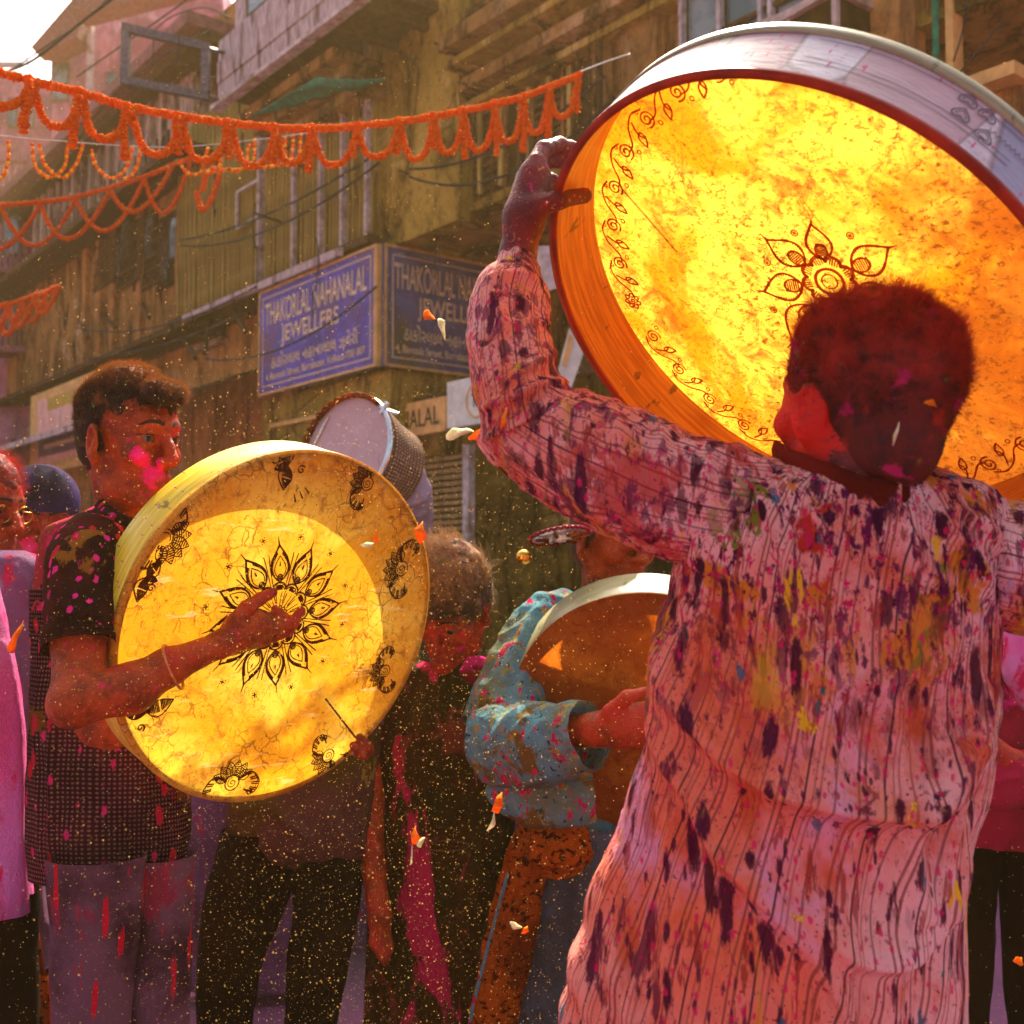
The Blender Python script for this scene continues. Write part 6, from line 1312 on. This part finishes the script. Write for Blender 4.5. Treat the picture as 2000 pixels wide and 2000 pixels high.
garment(lp_, 'shirt', torso(((1045, 670, 730, 3.95, .8), (1070, 620, 780, 3.95, .6), (1250, 610, 790, 3.95, .6), (1600, 610, 790, 3.95, .5), (1780, 610, 790, 3.95, .5))), 'lavender', 140, .03, 50, 50)
garment(hp_, 'shirt', torso(((1120, 540, 720, 2.7, .8), (1200, 500, 760, 2.66, .6), (1400, 460, 740, 2.58, .55), (1560, 452, 722, 2.52, .5), (1620, 448, 722, 2.5, .48), (1660, 462, 716, 2.5, .46), (1688, 520, 690, 2.5, .4))), 'brownshirt', 101, .03, FL=[([(530, 1560), (560, 1600), (600, 1640), (560, 1670)], .02, 12, 10), ([(620, 1560), (650, 1620), (700, 1660)], .02, 14, 10)])
leg_tubes(hp_, M['darktrouser'], [[(520, 1620, 2.5, 80, .8), (480, 1760, 2.5, 78, .8), (450, 1900, 2.5, 62, .8), (440, 2050, 2.5, 52, .9), (430, 2300, 2.5, 45, .9)], [(640, 1620, 2.5, 80, .8), (636, 1760, 2.5, 66, .8), (620, 1900, 2.5, 56, .8), (605, 2050, 2.5, 52, .9), (600, 2300, 2.5, 45, .9)]])
shoes(hp_, [(-.65, 2.5), (-.45, 2.5)])
# onlookers on the left
HG = Head(at(-40, 1000, 2.7), (.95, -.30, -.12), (0, 0, 1), 1.08)
gp = figure('bespectacled onlooker with rust coloured hair at the left edge, half out of frame', (at(0, 1200, 2.55)[0], 2.55, 0), HG, mat_skin='skin_red', eyes=True, powder=[(HG.p(-.03, .07, .055), .014)], h=.0045,
    hairk=dict(mat=M['hair_red'], ncurl=4000, L=.02, h=.005, top=.01, side=.004, hairline=.06, nape=-.05), limbs=[([HG.p(0, -.02, -.05), at(-20, 1140, 2.58), at(-20, 1300, 2.6)], [.052, .06, .09])])
garment(gp, 'shirt', torso(((1075, -60, 40, 2.58, .9), (1110, -150, 95, 2.58, .6), (1200, -170, 88, 2.58, .6), (1400, -170, 84, 2.58, .55), (1700, -170, 84, 2.58, .55), (1900, -170, 90, 2.58, .5))), 'purple', 102, .024, FL=[([(20, 1100), (45, 1150), (50, 1210)], .016, 10, 8), ([(-10, 1150), (20, 1300), (30, 1500)], .016, 16, 10)])
leg_tubes(gp, M['darktrouser'], [[(-60, 1880, 2.58, 90, .8), (-60, 2300, 2.58, 60, .8)], [(60, 1880, 2.6, 60, .8), (50, 2300, 2.6, 50, .8)]])
gl = MB()
for g in (-1, 1):
    gl.tube([HG.p(g * .033 + .024 * math.cos(t), .094, .004 + .019 * math.sin(t)) for t in np.linspace(0, 2 * np.pi, 30)], .0012, 5)
gl.tube([HG.p(-.010, .098, .008), HG.p(0, .102, .010), HG.p(.010, .098, .008)], .0013, 5)
gls = thing('spectacles', HG.p(0, .1, 0), 'thin gold rimmed spectacles on the onlooker at the left edge', 'spectacles'); gl.build('rims', M['gold'], gls, True)
for g in (-1, 1): MB().tube([HG.p(g * .056, .094, .010), HG.p(g * .074, .04, .010), HG.p(g * .080, -.01, .008)], .0012, 5).build('temple_arm', M['gold'], gls, True)
HK = Head(at(80, 1026, 3.0), (.45, -.85, -.10), (0, 0, 1), 1.05)
kp = figure('onlooker in a blue purple cap with a red smeared face, behind the spectacled one', (at(90, 1200, 3.05)[0], 3.05, 0), HK, mat_skin='skin_red', powder=[(HK.p(.03, .07, -.05), .04)], hairk=dict(mat=M['hair'], ncurl=1500, h=.006, nape=-.09, side=.008), limbs=[([HK.p(0, -.02, -.05), at(90, 1150, 3.05), at(90, 1300, 3.06)], [.055, .06, .09])])
garment(kp, 'shirt', torso(((1110, 40, 150, 3.05, .8), (1145, -10, 200, 3.05, .6), (1300, -20, 230, 3.05, .6), (1700, -20, 230, 3.05, .55), (2000, -20, 230, 3.05, .5))), 'purple', 103, .024)
cpS = SDF(HK.c - .15, HK.c + .19, .005); cpS.ell(HK.p(0, -.014, .06), np.array([.099, .116, .100]), HK.R); cpS.ell(HK.p(0, 0, -.05), np.array([.2, .2, .095]), HK.R, .006, True)
V, Q = cpS.mesh(); cpo = obj('cap', V, Q, M['cap']); tag(cpo, 'blue purple cloth cap on the onlooker behind the spectacled one', 'cap')
pk = figure('person in a magenta soaked white kurta cut by the left edge', (at(-90, 1400, 2.1)[0], 2.12, 0), Head(at(-130, 960, 2.12), (.6, .8, 0)), mat_skin='skin_red', hairk=dict(mat=M['hair'], ncurl=500, h=.008), limbs=[([at(-130, 1040, 2.12), at(-120, 1200, 2.12), at(-110, 1400, 2.12)], [.05, .08, .1])])
pkk = garment(pk, 'kurta', torso(((1090, -250, -20, 2.12, .6), (1200, -260, 0, 2.12, .6), (1300, -260, 18, 2.12, .6), (1400, -260, 32, 2.12, .6), (1550, -260, 44, 2.12, .55), (1780, -260, 60, 2.12, .5))), 'pinkcloth', 104, .016, FL=[([(0, 1250), (25, 1400), (35, 1700)], .01, 12, 10)])
leg_tubes(pk, M['darktrouser'], [[(-20, 1740, 2.14, 95, .7), (-10, 2000, 2.14, 80, .7), (-10, 2400, 2.14, 60, .7)]])
bgg = thing('cloth_bag', at(80, 1950, 2.3), 'orange cloth pouch hanging low between the pink kurta and the boy', 'bag')
garment(bgg, 'pouch', [(85, 1905, 2.3, 8, .8), (92, 1930, 2.3, 26, .8), (84, 1980, 2.3, 44, .8), (80, 2030, 2.3, 42, .8), (82, 2060, 2.3, 12, .8)], 'scarf', 105, .012, 40, 40)
MB().tube([at(85, 1906, 2.3), at(60, 1750, 2.3), at(0, 1400, 2.28), at(-60, 1120, 2.22)], .005, 5).build('strap', M['scarf'], bgg, True)
# person in crimson on the right edge
HR_ = Head(at(2020, 1130, 2.5), (-.7, -.7, -.1), k=1.05)
cr_p = figure('person in a crimson magenta shirt with folded arms behind the man\'s right side', (at(1960, 1400, 2.4)[0], 2.42, 0), HR_, mat_skin='skin_red', hairk=dict(mat=M['hair_red'], ncurl=600, h=.008), limbs=[([HR_.p(0, -.02, -.05), at(2010, 1260, 2.42), at(2000, 1450, 2.45)], [.055, .06, .1]), ([at(2060, 1330, 2.4), at(2070, 1530, 2.3), at(1950, 1480, 2.22), at(1905, 1430, 2.22)], [.045, .038, .028, .026])])
cs_ = garment(cr_p, 'shirt', torso(((1230, 1950, 2050, 2.42, .8), (1270, 1905, 2120, 2.42, .6), (1350, 1888, 2140, 2.42, .6), (1500, 1880, 2150, 2.42, .6), (1645, 1878, 2150, 2.42, .55))), 'magenta', 106, .03)
cloth_tube('sleeve', [(2080, 1480, 2.33, 66, .8), (2040, 1520, 2.28, 64, .8), (1985, 1525, 2.24, 58, .8), (1930, 1535, 2.22, 52, .8), (1880, 1560, 2.22, 40, .8)], M['magenta'], cs_, 70, 80, lambda V, U, W: folds(V, [([(1900, 1500), (1950, 1490), (2000, 1500)], .012, 8, 6), ([(1910, 1550), (1950, 1525), (1990, 1520)], .012, 8, 6)]) + (fbm(V * 20, 107, 3) - .5) * .02)
leg_tubes(cr_p, M['darktrouser'], [[(1900, 1620, 2.44, 56, .8), (1898, 1800, 2.44, 48, .8), (1890, 2000, 2.44, 42, .9), (1885, 2300, 2.44, 40, .9)], [(2010, 1620, 2.44, 62, .8), (2010, 1800, 2.44, 52, .8), (2020, 2000, 2.44, 48, .9), (2030, 2300, 2.44, 40, .9)]])
sm = garment(tag(thing('magenta_scarf', at(1990, 1270, 2.36), 'bright magenta powdered scarf bunched beside the crimson shirt', 'scarf')), 'scarf_roll', [(1950, 1215, 2.36, 12, .8), (1975, 1250, 2.34, 26, .8), (2000, 1310, 2.33, 34, .8), (2030, 1380, 2.34, 30, .8)], 'pinkcloth', 108, .02, 50, 60, vertical=False)
# further crowd behind, closing the gaps between the legs
for (x, D, w, m, lb) in ((480, 3.4, 110, 'purple', 'onlooker in mauve standing far behind the dark trousers'), (640, 3.9, 90, 'purple', 'second mauve onlooker further right behind the brown shirt tail'), (1060, 3.6, 100, 'greyblue', 'onlooker in grey blue far behind the teal kurta player'), (150, 3.7, 110, 'pinkcloth', 'onlooker in pink far behind the boy')):
    H_ = Head(at(x, 1255, D), (RNG.uniform(-.6, .6), -1, 0), k=.95)
    q = figure(lb, (at(x, 1300, D)[0], D, 0), H_, mat_skin='skin_dark', h=.008, hairk=dict(mat=M['hair_far'], ncurl=500, h=.009), limbs=[([H_.p(0, -.02, -.05), at(x, 1400, D), at(x, 1500, D)], [.05, .055, .09])])
    garment(q, 'shirt', torso(((1370, x - 40, x + 40, D, .8), (1400, x - w * .8, x + w * .8, D, .6), (1600, x - w, x + w, D, .6), (1900, x - w, x + w, D, .5), (1107 + 1.3 * 2200 / D - 40, x - w, x + w, D, .5))), m, 120, .03, 50, 60)

# ------------------------------------------------------------------ petals in the air, powder dust, haze
def petal(x, y, D, L, w, ang, mat, bend, label):
    n = 9; V = []; ca_, sa_ = math.cos(ang), math.sin(ang); a = RT * ca_ - UPV * sa_; b = RT * sa_ + UPV * ca_; c = at(x, y, D); L = L * D / FPX; w = w * D / FPX; F_ = []
    for i in range(n):
        t = i / (n - 1); q = w * math.sin(math.pi * min(1, t * .85 + .12)) ** .8
        for g in (-1, 0, 1): V.append(c + a * L * (t - .5) + b * (q * g * .5 * math.cos(t * 1.6 - .4) + L * .10 * math.sin(t * 3 + x)) * (1 + .25 * math.sin(t * 9 + y)) + FW * (bend * L * (t - .5) ** 2 + .5 * q * g * math.sin(t * 1.6 - .4) + .15 * q * abs(g)))
    F_ = [(3 * i + k, 3 * i + k + 1, 3 * i + k + 4, 3 * i + k + 3) for i in range(n - 1) for k in (0, 1)]
    o = obj('falling_petal', V, F_, M[mat]); md = o.modifiers.new('s', 'SOLIDIFY'); md.thickness = .0003
    return tag(o, label, 'petal', 'flower petals falling through the air')
for a in [(838, 615, 1.6, 26, 20, .3, 'petal', 2, 'orange petal in front of the dark blue signboard'), (862, 640, 1.6, 44, 14, 1.1, 'petal_y', 2, 'pale curled petal just below the orange one over the dark signboard'),
          (940, 840, 1.4, 60, 18, -.4, 'petal', 3, 'orange petal at the elbow of the raised sleeve'), (898, 848, 1.4, 56, 22, -.08, 'petal_y', 1, 'pale yellow petal left of the orange one at the elbow'), (985, 815, 1.1, 46, 9, -1.1, 'petal', 2, 'narrow orange petal on the sleeve just above the elbow'),
          (822, 1040, 1.75, 44, 24, -1.3, 'petal', 2, 'orange petal at the right rim of the yellow drum'), (734, 1048, 1.7, 26, 8, -1.3, 'petal', 1, 'small orange petal over the tan part of the yellow drum skin'), (718, 1064, 1.7, 26, 12, -.4, 'petal_y', 1, 'small white petal over the tan part of the yellow drum skin'),
          (972, 1572, 1.5, 42, 20, -1.0, 'petal', 2, 'orange petal below the teal elbow'), (958, 1606, 1.5, 50, 8, -1.3, 'petal_y', 2, 'slim yellow petal below the orange one under the teal elbow'), (808, 1636, 1.5, 36, 18, -1.4, 'petal', 2, 'orange petal low in front of the dark shirt'),
          (822, 1646, 1.5, 22, 14, -.6, 'petal_y', 1, 'pale petal beside the low orange one over the dark shirt'), (802, 1672, 1.5, 40, 4, -1.3, 'petal_y', 1, 'thin pale stalk petal under the low orange petal'), (1008, 1808, 1.5, 26, 12, .3, 'petal_y', 1, 'pale petal over the rust scarf tail'), (1026, 1818, 1.5, 18, 12, -1.2, 'petal', 1, 'orange petal tip over the rust scarf tail'),
          (27, 1245, 1.8, 68, 18, -1.4, 'petal', 1, 'long orange petal over the mauve shirt at the left edge'), (1822, 790, 1.04, 26, 12, .5, 'petal', 2, 'orange petal on the back of the man\'s red hair'), (1754, 846, 1.04, 48, 6, -1.45, 'petal_y', 1, 'slim white petal on the back of the man\'s red hair'), (1992, 1880, 1.6, 20, 18, .5, 'petal', 1, 'orange petal at the lower right edge')]: petal(*a)
n = 90000; xs_ = RNG.uniform(0, 2000, n); ys_ = RNG.uniform(120, 2000, n); ds = RNG.uniform(1.1, 3.4, n)
keep = RNG.uniform(size=n) < np.clip(.12 + .95 * np.exp(-((xs_ - 650) / 480) ** 2) * np.clip((ys_ - 350) / 900, .12, 1), 0, 1); xs_, ys_, ds = xs_[keep], ys_[keep], ds[keep]
C_ = np.array([at(x, y, d) for x, y, d in zip(xs_, ys_, ds)]); r_ = .00032 + .0010 * RNG.uniform(0, 1, len(C_)) ** 3 * (ds / 2.4) ** .6
O6 = np.array([[1, 0, 0], [-1, 0, 0], [0, 1, 0], [0, -1, 0], [0, 0, 1], [0, 0, -1]], float); V = (C_[:, None] + O6[None] * r_[:, None, None]).reshape(-1, 3)
T8 = np.array([(0, 2, 4), (2, 1, 4), (1, 3, 4), (3, 0, 4), (2, 0, 5), (1, 2, 5), (3, 1, 5), (0, 3, 5)]); Fc = (np.arange(len(C_))[:, None, None] * 6 + T8[None]).reshape(-1, 3)
b = NB('golden_powder_grain'); gm = b.pbr((.9, .62, .16), .8, trans=.5, tcol=(1, .75, .3)); tag(obj('powder_grains', V, Fc, gm, None, False), 'yellow powder grains drifting in the sunlight', kind='stuff')
hz = MB().box((2, 18, 3.6), (30, 0, 0), (0, 21, 0), (0, 0, 5.0)).build('haze', None); hz.data.materials.clear()
hm = bpy.data.materials.new('powder_haze'); hm.use_nodes = True; t = hm.node_tree; t.nodes.clear(); ou = t.nodes.new('ShaderNodeOutputMaterial'); pv = t.nodes.new('ShaderNodeVolumePrincipled')
pv.inputs['Color'].default_value = (1.0, .70, .30, 1); pv.inputs['Density'].default_value = .0042; pv.inputs['Anisotropy'].default_value = .2; t.links.new(pv.outputs[0], ou.inputs['Volume']); hz.data.materials.append(hm)
tag(hz, 'warm yellow powder haze filling the street', kind='stuff')
